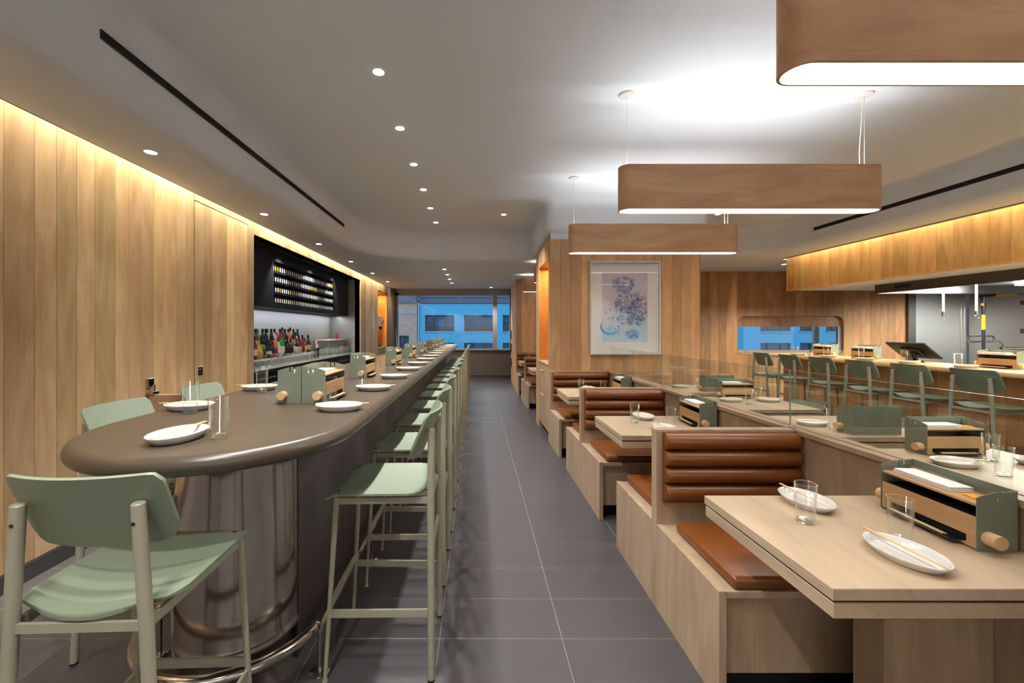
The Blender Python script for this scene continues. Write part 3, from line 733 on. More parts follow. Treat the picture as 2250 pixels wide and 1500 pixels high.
dup(st0, (-1.495, 1.945, 0), -PI/2, 'sage green bar stool left of the bar, nearer the rounded end')
dup(st0, (-1.515, 2.57, 0), -PI/2, 'sage green bar stool left of the bar, next to the taupe gate')
KST = [3.655, 4.205, 4.745, 5.285, 5.83, 6.38]
for k, d in enumerate(KST):
    dup(st0, (4.60, d, 0), -PI/2, 'sage green stool at the kitchen counter, %s from the camera' % ORD[k], 'stools at the kitchen counter')
ch0 = chair('dining_chair', 'chair', .455)
ch0.location = (2.77, 3.70, 0); ch0.rotation_euler = (0, 0, PI/2); ch0['label'] = 'low sage green chair tucked under the third table beyond the glass'
dup(ch0, (2.77, 2.89, 0), PI/2, 'low sage green chair tucked under the second table beyond the glass')
dup(ch0, (2.77, 4.72, 0), PI/2, 'low sage green chair tucked under the farthest table beyond the glass')

# ---------------------------------------------------------------- bar
bar_t = thing('bar_counter', 'long bar counter with dark rounded top, steel wrapped end and grey tiled side', 'bar', (0, 0, 0))
BCX, BCY, BR = -.965, 1.635, .485; BEND = 10.75; BZ = 1.06
def stad_bar(off, n=32):
    r = BR-off; o = [(BCX+r*math.cos(q), BCY+r*math.sin(q)) for q in [-PI+PI*i/n for i in range(n+1)]]
    o += [(BCX+r, BEND-off), (BCX-r, BEND-off)]; return o
e = BM(); rr = []
for i in range(13):
    q = PI/2-PI*i/12; rr.append([e.verts.new((p[0], p[1], BZ-.032+.032*math.sin(q))) for p in stad_bar(.032-.032*math.cos(q))])
n = len(rr[0])
for k in range(len(rr)-1):
    for i in range(n): e.faces.new((rr[k][i], rr[k][(i+1) % n], rr[k+1][(i+1) % n], rr[k+1][i]))
e.faces.new(rr[0]); e.faces.new(rr[-1][::-1]); bmesh.ops.recalc_face_normals(e, faces=e.faces)
link('bar_top', e, 'bar_top', bar_t, smooth=30)
CX, CY, CR = -1.02, 1.79, .24
def stad2(r, yend, n=28): return [(CX+r*math.cos(q), CY+r*math.sin(q)) for q in [-PI+PI*i/n for i in range(n+1)]]+[(CX+r, yend), (CX-r, yend)]
e = BM(); prism(e, stad2(CR-.012, 10.6), 0, .997); link('core', e, 'black', bar_t)
e = BM(); n = 40
zs = [(0, CR-.010), (.150, CR-.010), (.155, CR-.002), (.165, CR+.006), (.178, CR+.006), (.188, CR), (.20, CR-.001), (.98, CR-.001), (.997, CR+.008)]
rr = [[e.verts.new((CX+r*math.cos(q), CY+r*math.sin(q), z)) for q in [-PI-.25+(PI+.25)*i/n for i in range(n+1)]] for z, r in zs]
for k in range(len(rr)-1):
    for i in range(n): e.faces.new((rr[k][i], rr[k][i+1], rr[k+1][i+1], rr[k+1][i]))
link('steel_wrap', e, 'steel', bar_t, smooth=60)
e = BM(); box(e, CX+CR-.012, CX+CR, CY-.002, CY+.010, 0, .997, .001); link('edge_strip', e, 'black_sat', bar_t)
d = CY+.012; first = None
while d < 10.5:
    if first is None:
        bm = BM(); box(bm, -.012, 0, .001, .299, .10, .997, .0012); first = link('side_tile', bm, 'bar_tile', bar_t, (CX+CR, d, 0))
    else: inst('side_tile', first.data, bar_t, (CX+CR, d, 0))
    d += .30
e = BM(); box(e, CX+CR-.03, CX+CR-.01, CY, 10.6, 0, .10); link('toe_kick', e, 'base', bar_t)
e = BM(); box(e, CX-CR-.004, CX-CR+.012, CY+.05, 10.6, 0, .99); link('rear_panel', e, 'black', bar_t)
rail = thing('foot_rail', 'polished steel foot rail curving around the base of the bar', 'foot rail')
RX = -.655; RR = RX-CX
pts = [(RX, 10.4, .20)]+[(RX, y, .20) for y in (8, 5, 3, 2.2)]+[(CX+RR*math.cos(q), CY+RR*math.sin(q), .20) for q in [-PI*i/24 for i in range(25)]]+[(CX-RR, 2.3, .20), (CX-RR, 3.0, .20)]
e = BM(); tube(e, pts, .0215, 16); link('rail', e, 'chrome', rail)
for k in range(11):
    y = 1.716+.84*k
    if y > 10.4: break
    e = BM(); cyl(e, (RX, y, .004), (RX, y, .19), .008); lathe(e, [(0, .012), (.012, .012), (.030, .009), (.040, .003), (.040, 0)], 22, RX, y); cyl(e, (RX, y-.02, .2), (RX, y+.02, .2), .0245, n=16); link('post', e, 'chrome', rail)
e = BM(); y = 1.80; x = CX-RR; cyl(e, (x, y, .004), (x, y, .19), .008); lathe(e, [(0, .012), (.012, .012), (.030, .009), (.040, .003), (.040, 0)], 22, x, y); cyl(e, (x, y-.02, .2), (x, y+.02, .2), .0245, n=16); link('post', e, 'chrome', rail)
gt = thing('bar_gate', 'low taupe swing gate between the oak wall and the bar', 'gate', (0, 3.2, 0))
e = BM(); box(e, -2.535, -1.46, -.02, .02, .12, .925, .003); link('panel', e, 'gate', gt)
e = BM(); box(e, -2.546, -2.49, -.03, .03, .925, .95, .003); cyl(e, (-2.51, 0, .95), (-2.51, 0, 1.0), .009); box(e, -2.55, -2.528, -.028, .028, .98, 1.05, .003); link('latch', e, 'chrome', gt)

# ---------------------------------------------------------------- tableware
def glass_tumbler():
    bm = BM(); lathe(bm, [(0, 0), (.0262, 0), (.0275, .003), (.0335, .135), (.0325, .1355), (.0315, .135), (.0258, .011), (.018, .009), (0, .0085)], 28, mi=[1, 1, 0, 1, 1, 0, 1, 1])
    bmesh.ops.recalc_face_normals(bm, faces=bm.faces); me = bpy.data.meshes.new('tumbler'); bm.to_mesh(me); bm.free()
    me.polygons.foreach_set('use_smooth', [True]*len(me.polygons)); me.materials.append(M['glass']); me.materials.append(M['glass_rim']); return me
def plate_mesh():
    bm = BM(); lathe(bm, [(0, 0), (.072, 0), (.080, .002), (.097, .0215), (.0995, .0255), (.0980, .0270), (.0925, .0245), (.084, .0095), (.079, .0055), (.072, .004), (0, .004)], 40, sx=1.08, sy=.76)
    bmesh.ops.recalc_face_normals(bm, faces=bm.faces); me = bpy.data.meshes.new('oval_plate'); bm.to_mesh(me); bm.free()
    me.polygons.foreach_set('use_smooth', [True]*len(me.polygons)); me.materials.append(M['white']); return me
def chop_mesh():
    bm = BM()
    for s in (-1, 1): tube(bm, [(-.12, s*.0026, 0), (.03, s*.0026, 0), (.12, s*.0034, 0)], [.0027, .0024, .0014], 8)
    me = bpy.data.meshes.new('chopsticks'); bm.to_mesh(me); bm.free(); me.polygons.foreach_set('use_smooth', [True]*len(me.polygons)); me.materials.append(M['bamboo']); return me
GM, PM, CM = glass_tumbler(), plate_mesh(), chop_mesh()
def glass(x, y, z, where, group=None): tag(inst('tumbler', GM, None, (x, y, z), (0, 0, random.random()*6)), 'clear glass tumbler '+where, 'glass', group)
def plate(x, y, z, rz, where, group=None, chops=True, cr=None):
    tag(inst('oval_plate', PM, None, (x, y, z), (0, 0, rz)), 'white oval plate '+where, 'plate', group)
    if chops:
        c = rz+(.06 if cr is None else cr); ox = -.012
        tag(inst('chopsticks', CM, None, (x+ox*math.cos(c), y+ox*math.sin(c), z+.0295), (0, 0, c)), 'wooden chopsticks on plate, '+where.replace('on the ', '', 1), 'chopsticks', group and group.replace('plates', 'chopsticks on plates'))
def caddy_build():
    t = thing('table_caddy', '', 'caddy'); L, D = .155, .115
    def endp(x):
        e = BM(); o = [(0, 0), (D, 0), (D, .183)]
        for y in (.083, .060): o += [(y+.003, .179), (y+.003, .150), (y-.003, .150), (y-.003, .178)]
        o += [(.012, .166), (0, .160)]
        A = [e.verts.new((x-.0015, y, z)) for y, z in o]; B = [e.verts.new((x+.0015, y, z)) for y, z in o]; n = len(o); fs = [e.faces.new(A), e.faces.new(B[::-1])]
        for i in range(n): fs.append(e.faces.new((A[i], B[i], B[(i+1) % n], A[(i+1) % n])))
        bmesh.ops.recalc_face_normals(e, faces=fs); return e
    for s in (-1, 1):
        pn = link('end_panel', endp(s*L), 'sage_box', t, smooth=0)
        e = BM(); cyl(e, (s*(L+.001), .030, .040), (s*(L+.036), .030, .040), .0205, n=22); link('peg', e, 'peg_oak', t)
    e = BM(); box(e, -L, L, D-.003, D, 0, .183); link('back_panel', e, 'sage_box', t, smooth=0)
    e = BM(); box(e, -L+.002, L-.002, .004, D-.003, .132, .140, .001); link('shelf', e, 'caddy_oak', t)
    e = BM(); box(e, -L+.002, L-.002, .003, .013, .036, .098, .001); box(e, -L+.002, -L+.03, .003, .013, .004, .036); box(e, L-.03, L-.002, .003, .013, .004, .036); box(e, -L+.03, L-.03, .003, .013, .004, .012); link('front_panel', e, 'caddy_oak', t)
    e = BM(); box(e, -L+.002, L-.002, .013, D-.003, .085, .098); link('drawer_top', e, 'black', t)
    e = BM(); box(e, -L+.002, L-.002, .0125, D-.003, .003, .040); link('slot', e, 'slot', t)
    e = BM(); box(e, -L+.04, L-.04, -.032, .012, .0125, .0145, .0005); link('tray', e, 'hood', t)
    e = BM()
    for s in (0, 1): tube(e, [(-.10, -.012-.008*s, .018), (.085, -.014-.010*s, .018)], [.0026, .0018], 8)
    link('serving_chopsticks', e, 'bamboo', t)
    return t
NAP = BM()
for k in range(3): box(NAP, -.105+.002*k, .090-.001*k, -.038, .038-.001*k, .0055*k, .0055*k+.005, .002, 2)
NAPM = bpy.data.meshes.new('napkin_stack'); NAP.to_mesh(NAPM); NAP.free(); NAPM.materials.append(M['napkin'])
CRD = BM(); _o = [(-.03, .02), (-.03, -.012)]+[(-.03+.06*i/10, -.012-(.004 if i % 2 else 0)) for i in range(1, 11)]+[(.03, .02)]
prism(CRD, _o, 0, .004); CRDM = bpy.data.meshes.new('menu_card'); CRD.to_mesh(CRDM); CRD.free(); CRDM.materials.append(M['orange'])
cad0 = [None]
def caddy(x, y, z, rz, where):
    """x, y = centre of the front edge"""
    if cad0[0] is None: cad0[0] = t = caddy_build()
    else: t = dup(cad0[0])
    t.location = (x, y, z); t.rotation_euler = (0, 0, rz); t['label'] = 'sage metal and oak caddy '+where
    R = Matrix.Rotation(rz, 3, 'Z')
    p = R@Vector((-.03, .062, .1402)); tag(inst('napkin_stack', NAPM, None, (x+p.x, y+p.y, z+p.z), (0, 0, rz)), 'folded white napkins on caddy, '+where.replace('on the ', '', 1), 'napkins')
    p = R@Vector((.11, .052, .1402)); tag(inst('orange_card', CRDM, None, (x+p.x, y+p.y, z+p.z), (0, 0, rz)), 'scalloped orange card on caddy, '+where.replace('on the ', '', 1), 'card')
# booth tables
TZ = .7565
wn = ['on the nearest booth table', 'on the second booth table', 'on the third booth table by the pillar', 'on the far-row table past the pillar', 'on the far-row table by the far pillar']
for k, d in enumerate(TB+[7.15, 8.84]):
    plate(1.26, d+.217, TZ, PI/2, 'on the far side, '+wn[k], cr=PI+.02)
    plate(1.25, d-.158, TZ, PI/2, 'on the near side, '+wn[k], cr=PI+.02)
    glass(1.138, d+.067, TZ, 'nearer the aisle, '+wn[k]); glass(1.338, d-.058, TZ, 'nearer the caddy, '+wn[k])
    caddy(1.512, d+.035, TZ, -PI/2-.05, wn[k])
# bar settings
BZt = BZ+.0006
plate(-.99, 1.365, BZt, PI/2, 'at the rounded end of the bar', cr=PI-.03)
glass(-.868, 1.385, BZt, 'at the rounded end of the bar')
plate(-1.315, 1.885, BZt, PI, 'on the left edge of the bar, nearer one', cr=PI+.1); glass(-1.245, 1.79, BZt, 'on the left edge of the bar, nearer one')
plate(-1.325, 2.505, BZt, PI, 'on the left edge of the bar, by the gate', cr=PI+.1); glass(-1.253, 2.40, BZt, 'on the left edge of the bar, by the gate')
for k in range(14):
    d = 1.872+.62*k
    plate(-.625, d, BZt, 0, 'on the aisle side of the bar, %s from the rounded end' % ORD[k], 'plates along the bar', cr=PI+.02)
    glass(-.737 if k else -.712, d+(.15 if k else .125), BZt, 'on the aisle side of the bar, %s from the rounded end' % ORD[k], 'tumblers along the bar')
caddy(-.752, 2.04+.155, BZt, PI/2, 'on the bar near its rounded end, facing the aisle')
caddy(-.986, 2.04+.155, BZt, -PI/2, 'on the bar near its rounded end, facing the oak wall')
for k, d in enumerate((3.10, 4.29, 5.40, 6.55, 7.70, 8.90, 10.1)):
    caddy(-.838, d+.155, BZt, PI/2, 'in the middle of the bar, %s beyond the near pair' % ORD[k])
# tables beyond the glass
for k, (a, b) in enumerate(((1.68, 2.32), (2.57, 3.21), (3.46, 4.14), (4.40, 5.05))):
    t = thing('dining_table', 'square oak table beyond the glass screen, %s from the camera' % ORD[k], 'table', (2.58, (a+b)/2, 0)); L = (b-a)/2
    e = BM(); box(e, -.32, .32, -L, L, .724, .756, .0015); link('tabletop', e, 'table_oak', t)
    e = BM(); box(e, -.31, .31, -L+.01, L-.01, .716, .724); link('shadow_gap', e, 'slot', t)
    e = BM(); box(e, -.317, .317, -L+.003, L-.003, .68, .716, .0015); link('lower_board', e, 'table_oak', t)
    e = BM(); box(e, -.05, .05, -.05, .05, .02, .68, .002); link('pedestal', e, 'black_sat', t)
    e = BM(); box(e, -.22, .22, -.22, .22, 0, .02, .004); link('foot_plate', e, 'black_sat', t)
caddy(2.55, 2.19, TZ, 0, 'on the first table beyond the glass'); plate(2.36, 2.03, TZ, PI, 'on the first table beyond the glass, left', cr=-.1); plate(2.785, 2.03, TZ, PI, 'on the first table beyond the glass, right', cr=.05)
glass(2.62, 2.10, TZ, 'on the first table beyond the glass, farther one'); glass(2.41, 1.885, TZ, 'on the first table beyond the glass, nearer one')
caddy(2.545, 2.735, TZ, PI, 'on the second table beyond the glass'); plate(2.36, 2.90, TZ, PI, 'on the second table beyond the glass', cr=PI-.1)
glass(2.41, 2.795, TZ, 'on the second table beyond the glass, beside the caddy'); glass(2.60, 2.86, TZ, 'on the second table beyond the glass, behind the caddy')
caddy(2.55, 4.02, TZ, 0, 'on the third table beyond the glass'); plate(2.38, 3.86, TZ, PI, 'on the third table beyond the glass, left', cr=PI-.05); plate(2.74, 3.86, TZ, PI, 'on the third table beyond the glass, right', cr=.05)
glass(2.455, 3.717, TZ, 'on the third table beyond the glass, nearer one'); glass(2.66, 3.90, TZ, 'on the third table beyond the glass, farther one')
caddy(2.62, 4.56, TZ, PI, 'on the farthest table beyond the glass'); plate(2.37, 4.80, TZ, PI, 'on the farthest table beyond the glass', cr=PI); glass(2.52, 4.76, TZ, 'on the farthest table beyond the glass')
bq = thing('banquette', 'long leather banquette hidden behind the low partition, beyond the glass', 'bench', (1.735, 3.2, 0))
e = BM(); box(e, 0, .46, -2.2, 1.9, .08, .42, .002); link('base', e, 'booth_oak_y', bq)
e = BM(); box(e, 0.005, .47, -2.2, 1.9, .42, .47, .018, 3); link('seat_cushion', e, 'leather', bq)
e = BM(); box(e, .02, .40, -2.18, 1.88, 0, .08); link('plinth', e, 'slot', bq)

# ---------------------------------------------------------------- kitchen counter and kitchen
kcn = thing('kitchen_counter', 'long oak dining counter in front of the open kitchen', 'counter', (4.76, 3.7, 0)); KZ = 1.045
e = BM(); box(e, 0, .70, -3.2, 3.2, KZ-.05, KZ, .022, 4); link('counter_top', e, 'counter_oak', kcn)
fp = BM(); box(fp, .30, .32, -3.2, 3.1, 0, KZ-.05); fp = link('front_panel', fp, 'dark_oak', kcn)
for k in range(42): plank(fp, .148, KZ-.06, .012, 'dark_oak', (.294, -3.1+.148*k, .005), 'y')
for k, y in enumerate((.55, 1.65)):
    e = BM(); box(e, .276, .289, y-.04, y+.04, .84, .93, .003); link('outlet', e, 'slot', kcn)
e = BM(); box(e, .34, .70, -3.2, 3.1, 0, KZ-.05); link('cabinet', e, 'hood', kcn)
for k, d in enumerate(KST):
    plate(4.93, d-.05, KZ+.0006, 0, 'on the kitchen counter, %s from the camera' % ORD[k], 'plates on the kitchen counter', chops=True, cr=PI+.05)
for k, d in enumerate((4.285, 4.825, 5.365, 5.91, 6.46)): glass(5.005, d, KZ+.0006, 'on the kitchen counter, %s from the camera' % ORD[k], 'tumblers on the kitchen counter')
for k, d in enumerate((4.08, 5.50, 6.14)): caddy(5.14, d, KZ+.0006, -PI/2, 'on the kitchen counter, %s from the camera' % ORD[k])
pl = thing('potted_sprig', 'tiny green sprig in a white cup on the kitchen counter', 'plant', (5.0, 6.18, KZ+.0006))
e = BM(); lathe(e, [(0, 0), (.028, 0), (.036, .045), (.032, .045), (.026, .03), (0, .03)], 16); link('cup', e, 'white', pl)
e = BM()
for k in range(9):
    q = k*2.4; h = .05+.01*(k % 4); tube(e, [(0, 0, .03), (math.cos(q)*.012, math.sin(q)*.012, .03+h*.6), (math.cos(q)*.03, math.sin(q)*.03, .03+h)], [.0012, .004, .0005], 5)
link('leaves', e, 'green_leaf', pl)
mo = thing('order_screen', 'black tilted order screen seen from behind on the kitchen counter', 'monitor', (5.28, 4.97, KZ+.0006))
e = BM(); box(e, -.011, .011, -.225, .225, -.142, .142, .006, 2); sb = link('screen', e, 'black', mo, (-.02, 0, .137), (0, math.radians(-50.7), 0))
e = BM(); box(e, -.035, -.011, -.10, .10, -.06, .06, .006, 2); link('mount', e, 'black_sat', sb)
e = BM(); tube(e, [(.02, 0, .008), (.0, 0, .06), (-.03, 0, .105)], .022, 12); link('stand', e, 'black_sat', mo)
e = BM(); lathe(e, [(0, .012), (.075, .012), (.085, .006), (.085, 0)], 24); link('base', e, 'black_sat', mo)
fa = BM(); box(fa, 5.264, 5.30, -3.7, 6.97, 2.095, 2.75); fa = struct(link('wall_fascia', fa, 'fascia_oak', smooth=0))
plank_run(fa, 'y', 5.257, 1.5, 6.97, 2.093, 2.76, 'fascia_oak', (.15, .17, .19), rnd=r2)
e = BM(); box(e, 5.25, 5.30, 6.97, 6.985, 2.093, 2.76); box(e, 5.246, 5.31, -3.7, 6.985, 2.086, 2.093); link('edge_board', e, 'fascia_oak', fa)
hd = thing('range_hood', 'long stainless range hood hanging under the kitchen ceiling', 'range hood', (5.91, 6.12, 1.967))
e = BM(); box(e, 0, .012, -5, 0, 0, .128, .002); box(e, 0, 3.6, -.012, 0, .0, .128, .002); link('skirt', e, 'hood', hd)
e = BM(); box(e, .012, 3.6, -5, -.012, .115, .125); link('canopy_plate', e, 'steel_h', hd)
for k in range(2): e = BM(); box(e, .45+1.1*k, .55+1.1*k, -4, -.4, .075, .105, .01, 2); link('tube_light', e, 'glow_t', hd)
e = BM(); box(e, -.004, .0, -.5, -.3, .05, .10); link('vent_grille', e, 'slot', hd)
for k, (x, d, z1) in enumerate(((6.60, 5.83, 2.0), (6.85, 5.65, 2.0))):
    t = thing('pull_down_hose', 'white hanging spray hose with steel hook, %s' % ['the left one', 'the right one'][k], 'hose', (x, d, 1.62))
    e = BM(); tube(e, [(0, 0, .06), (0, 0, .52)], .013, 10); link('hose', e, 'whiteplastic', t)
    e = BM(); cyl(e, (0, 0, .02), (0, 0, .07), .016, n=10); tube(e, [(0, 0, .03), (-.02, 0, 0), (0, 0, -.03), (.03, 0, -.03), (.035, 0, -.005)], .006, 8); link('hook', e, 'chrome', t)
gp = thing('gas_pipe', 'black gas pipes with yellow labels on the steel kitchen wall', 'pipe', (0, 6.5, 0))
gx = lambda u: (u-1048)/905*6.5
gz = lambda v: 1.42-(v-726)/905*6.5
e = BM(); tube(e, [(gx(2161), 0, .3), (gx(2161), 0, gz(655))], .020, 12); tube(e, [(gx(2241), -.1, .3), (gx(2241), -.1, gz(650))], .020, 12); tube(e, [(gx(2155), 0, gz(651)), (gx(2300), -.1, gz(637))], .027, 12)
link('pipe', e, 'pipe', gp)
e = BM()
for u, v, k in ((2161, 654, 0), (2241, 646, -.1)): e = BM(); lathe(e, [(0, -.035), (.032, -.035), (.036, 0), (.032, .035), (0, .035)], 14, gx(u), k, gz(v)); link('elbow', e, 'pipe', gp)
e = BM(); lathe(e, [(0, -.03), (.028, -.03), (.028, .03), (0, .03)], 14, gx(2161), 0, gz(670)); link('coupling', e, 'pipe', gp)
for (a, b, u, y) in ((691, 724, 2161, 0), (691, 722, 2241, -.1)):
    e = BM(); cyl(e, (gx(u), y, gz(b)), (gx(u), y, gz(a)), .0225, n=14); link('label_band', e, 'yellow', gp)
e = BM(); cyl(e, (gx(2182), -.02, gz(648.5)), (gx(2222), -.055, gz(644.5)), .0295, n=14); link('label_band', e, 'yellow', gp)
e = BM(); lathe(e, [(0, -.02), (.022, -.02), (.022, .02), (0, .02)], 12, gx(2155), -.02, gz(669)); link('valve', e, 'orange', gp)
for v in (666, 727):
    e = BM(); box(e, gx(2226), gx(2226)+.5, -.16, -.08, gz(v)-.035, gz(v)+.035, .004); link('bracket', e, 'chrome', gp)
fc = thing('pot_filler', 'chrome folding pot filler faucet on the kitchen wall', 'faucet', (0, 6.4, 0))
gx2 = lambda u: (u-1048)/905*6.4
gz2 = lambda v: 1.42-(v-726)/905*6.4
e = BM(); tube(e, [(gx2(2128), 0, gz2(750)), (gx2(2128), 0, gz2(740)), (gx2(2130), 0, gz2(738)), (gx2(2180), 0, gz2(738)), (gx2(2184), 0, gz2(741)), (gx2(2184), 0, gz2(748))], .012, 10)
tube(e, [(gx2(2130), 0, gz2(751)), (gx2(2196), 0, gz2(749)), (gx2(2202), 0, gz2(755)), (gx2(2206), 0, gz2(765))], .012, 10); link('spout', e, 'chrome', fc)
e = BM(); cyl(e, (gx2(2184), 0, gz2(752)), (gx2(2184), 0, gz2(745)), .022); link('joint', e, 'chrome', fc)
e = BM(); cyl(e, (gx2(2128), 0, gz2(753)), (gx2(2128), 0, gz2(748)), .018); link('valve', e, 'chrome', fc)
e = BM(); box(e, gx2(2200), gx2(2250), -.03, .03, gz2(768), gz2(762), .01); link('wall_mount', e, 'chrome', fc)
ck = thing('cook_line', 'stainless cooking line under the hood behind the counter', 'range', (5.95, 4.2, 0))
e = BM(); box(e, 0, 1.0, -2.5, 1.9, .12, .90, .004); link('body', e, 'hood', ck)
e = BM(); box(e, -.01, 1.0, -2.5, 1.9, .90, .94, .004); link('top', e, 'steel_h', ck)
e = BM()
for x, y in ((.1, -2.4), (.9, -2.4), (.1, 1.8), (.9, 1.8)): cyl(e, (x, y, 0), (x, y, .12), .025)
link('leg', e, 'chrome', ck)

# ---------------------------------------------------------------- pictures
def picture(label, x0, x1, z0, z1, y, art):
    t = thing('framed_picture', label, 'picture', ((x0+x1)/2, y, z0)); w = (x1-x0)/2; h = z1-z0; f = .022
    e = BM(); box(e, -w, w, -.04, 0, 0, f, .002); box(e, -w, w, -.04, 0, h-f, h, .002); box(e, -w, -w+f, -.04, 0, f, h-f, .002); box(e, w-f, w, -.04, 0, f, h-f, .002); link('frame', e, 'picframe', t)
    e = BM(); box(e, -w+f, w-f, -.014, -.006, f, h-f); link('mat_board', e, 'paper', t, smooth=0)
    e = BM(); box(e, -w+f, w-f, -.030, -.027, f, h-f); link('pane', e, 'artpane', t, smooth=0)
    if art:
        ax0, ax1, az0, az1 = -.285, .285, .16, 1.03
        e = BM(); box(e, ax0, ax1, -.0152, -.0142, az0, az1); pr = link('print', e, 'print', t, smooth=0)
        rn = random.Random(21)
        def ribbon(bm, pts, wd, y):
            prev = None
            for i, p in enumerate(pts):
                q = pts[min(i+1, len(pts)-1)]; o = pts[max(i-1, 0)]; dx, dz = q[0]-o[0], q[1]-o[1]; l = math.hypot(dx, dz) or 1
                k = wd*(math.sin(PI*(i+.4)/(len(pts))) if len(pts) > 2 else 1)
                a = bm.verts.new((p[0]-dz/l*k, y, p[1]+dx/l*k)); b = bm.verts.new((p[0]+dz/l*k, y, p[1]-dx/l*k))
                if prev: bm.faces.new((prev[0], a, b, prev[1]))
                prev = (a, b)
        blobs = [(-.02, .88, .14, .10, 150, (0, 1, 2)), (.02, .66, .16, .14, 130, (0, 1, 4)), (.17, .56, .13, .14, 150, (0, 1, 4)), (.02, .50, .14, .12, 90, (4, 1, 5)), (.14, .43, .10, .07, 60, (2, 3, 1)),
                 (-.17, .55, .09, .10, 24, (4,)), (-.18, .30, .08, .06, 40, (3, 5)), (.09, .26, .08, .06, 90, (3, 2, 5)), (.18, .75, .08, .08, 18, (4,)), (-.02, .3, .12, .07, 20, (5, 3))]
        bms = {}
        for (bx, bz, rx, rz, cnt, cols) in blobs:
            for _ in range(cnt):
                r = math.sqrt(rn.random()); q = rn.random()*6.283; x = bx+rx*r*math.cos(q); z = bz+rz*r*math.sin(q)
                c = rn.choice(cols); bm = bms.setdefault(c, BM()); R0 = rn.uniform(.008, .034); tw = rn.uniform(2.5, 7.5)*rn.choice((-1, 1)); a0 = rn.random()*6.283
                pts = []
                for i in range(14):
                    s = i/13; rr_ = R0*(1-.8*s); pts.append((x+rr_*math.cos(a0+tw*s)+.01*s, z+rr_*math.sin(a0+tw*s)))
                pts = [(max(ax0+.01, min(ax1-.01, p[0])), p[1]) for p in pts]
                ribbon(bm, pts, rn.uniform(.0012, .0036), -.0155-.00002*rn.random())
        bm = bms.setdefault(3, BM())
        ribbon(bm, [(-.25+.02*math.cos(q)*0+.11*math.cos(q)+.06, .36+.10*math.sin(q)) for q in [2.4+3.3*i/20 for i in range(21)]], .016, -.0155)
        ribbon(bm, [(-.09+.02*i/8, .33+.03*math.sin(i/3)) for i in range(9)], .010, -.0155)
        for k_, bm in bms.items():
            o = link('ink_drawing', bm, 'ink%d' % k_, pr, smooth=0); o['kind'] = 'stuff'
picture('large white framed blue ink drawing on the wood pillar', 1.417, 2.308, 1.117, 2.294, PD, True)
picture('white framed picture on the far pillar, partly hidden by the near pillar', 1.38, 2.2, 1.05, 2.25, P2D, False)

# ---------------------------------------------------------------- back bar niche
NB = -3.20
e = BM(); box(e, NB-.05, NB, 4.6, 9.1, 0, 2.7); bn = struct(link('wall_niche', e, 'splash', smooth=0))
e = BM(); box(e, NB, WX-.012, 9.0, 9.05, 0, 2.55); link('niche_end', e, 'steel_h', bn, smooth=0)
e = BM(); box(e, NB, WX-.012, 4.66, 4.708, 0, 2.55); link('niche_end', e, 'black', bn, smooth=0)
e = BM(); box(e, NB, WX-.012, 4.708, 9.0, 2.52, 2.56); link('niche_top', e, 'black_sat', bn, smooth=0)
wc = thing('wall_cabinet', 'black wall cabinet above the bottles with four rows of small bottles', 'cabinet', (-2.81, 0, 0))
ya, yb, za, zb_ = 5.70, 8.10, 1.79, 2.385
e = BM(); box(e, -.39, 0, 4.71, ya, 1.735, 2.518, .001); box(e, -.39, 0, yb, 8.998, 1.735, 2.518, .001); box(e, -.39, 0, ya, yb, 1.735, za, .001); box(e, -.39, 0, ya, yb, zb_, 2.518, .001); box(e, -.39, -.13, ya, yb, za, zb_)
link('body', e, 'black', wc)
for k in range(4):
    e = BM(); box(e, -.13, -.004, ya, yb, za+.147*k-.004, za+.147*k+.004); link('shelf', e, 'black_sat', wc)
def mini(label_mat):
    bm = BM(); lathe(bm, [(0, 0), (.021, 0), (.022, .003), (.022, .026), (.0222, .027), (.0222, .082), (.021, .088), (.016, .096), (.016, .104), (0, .104)], 12, sx=.22, sy=.68, mi=[0, 0, 0, 1, 1, 0, 0, 0, 0])
    me = bpy.data.meshes.new('small_bottle'); bm.normal_update(); bm.to_mesh(me); bm.free(); me.polygons.foreach_set('use_smooth', [True]*len(me.polygons))
    me.materials.append(M['b_navy']); me.materials.append(M[label_mat]); return me
MB_ = {k: mini(m) for k, m in dict(white='l_white', cream='l_cream', yellow='b_yellow').items()}
rm = random.Random(4)
for r in range(4):
    for i in range(36):
        y = ya+.045+i*.0665
        c = 'yellow' if (r, i) in ((3, 1), (3, 2), (2, 20), (2, 21), (2, 22), (1, 0), (1, 3), (3, 34), (3, 35)) else rm.choice(('white', 'white', 'white', 'cream'))
        o = inst('small_bottle', MB_[c], None, (-2.84, y, za+.147*r+.0045))
        tag(o, 'small bottle, %s label, %s from left in black wall cabinet, %s row' % (c, ORD[i], ['bottom', 'third', 'second', 'top'][r]), 'bottle', 'small labelled bottles in the black wall cabinet')
bb = thing('back_counter', 'steel topped back bar counter holding bottles and glasses', 'counter', (-3.2, 6.855, 0))
e = BM(); box(e, .005, .665, -2.14, 2.14, .925, .95, .002); link('counter_top', e, 'hood', bb)
e = BM(); box(e, .665, .672, -2.14, 2.14, .915, .952, .001); link('front_edge', e, 'black_sat', bb)
e = BM(); box(e, .005, .60, -2.14, 2.14, .08, .925); link('body', e, 'black', bb)
for k in range(6):
    e = BM(); box(e, .60, .62, -2.13+.71*k, -1.43+.71*k, .10, .90, .002); dr = link('door', e, 'hood' if k % 2 else 'black_sat', bb)
    e = BM(); tube(e, [(.62, -2.05+.71*k, .84), (.64, -2.05+.71*k, .84), (.64, -1.6+.71*k, .84), (.62, -1.6+.71*k, .84)], .006, 8); link('handle', e, 'chrome', dr)
BTZ = .9506
ss = thing('bottle_steps', 'two tier white edged step shelf under the liquor bottles', 'shelf', (-3.2, 6.15, BTZ))
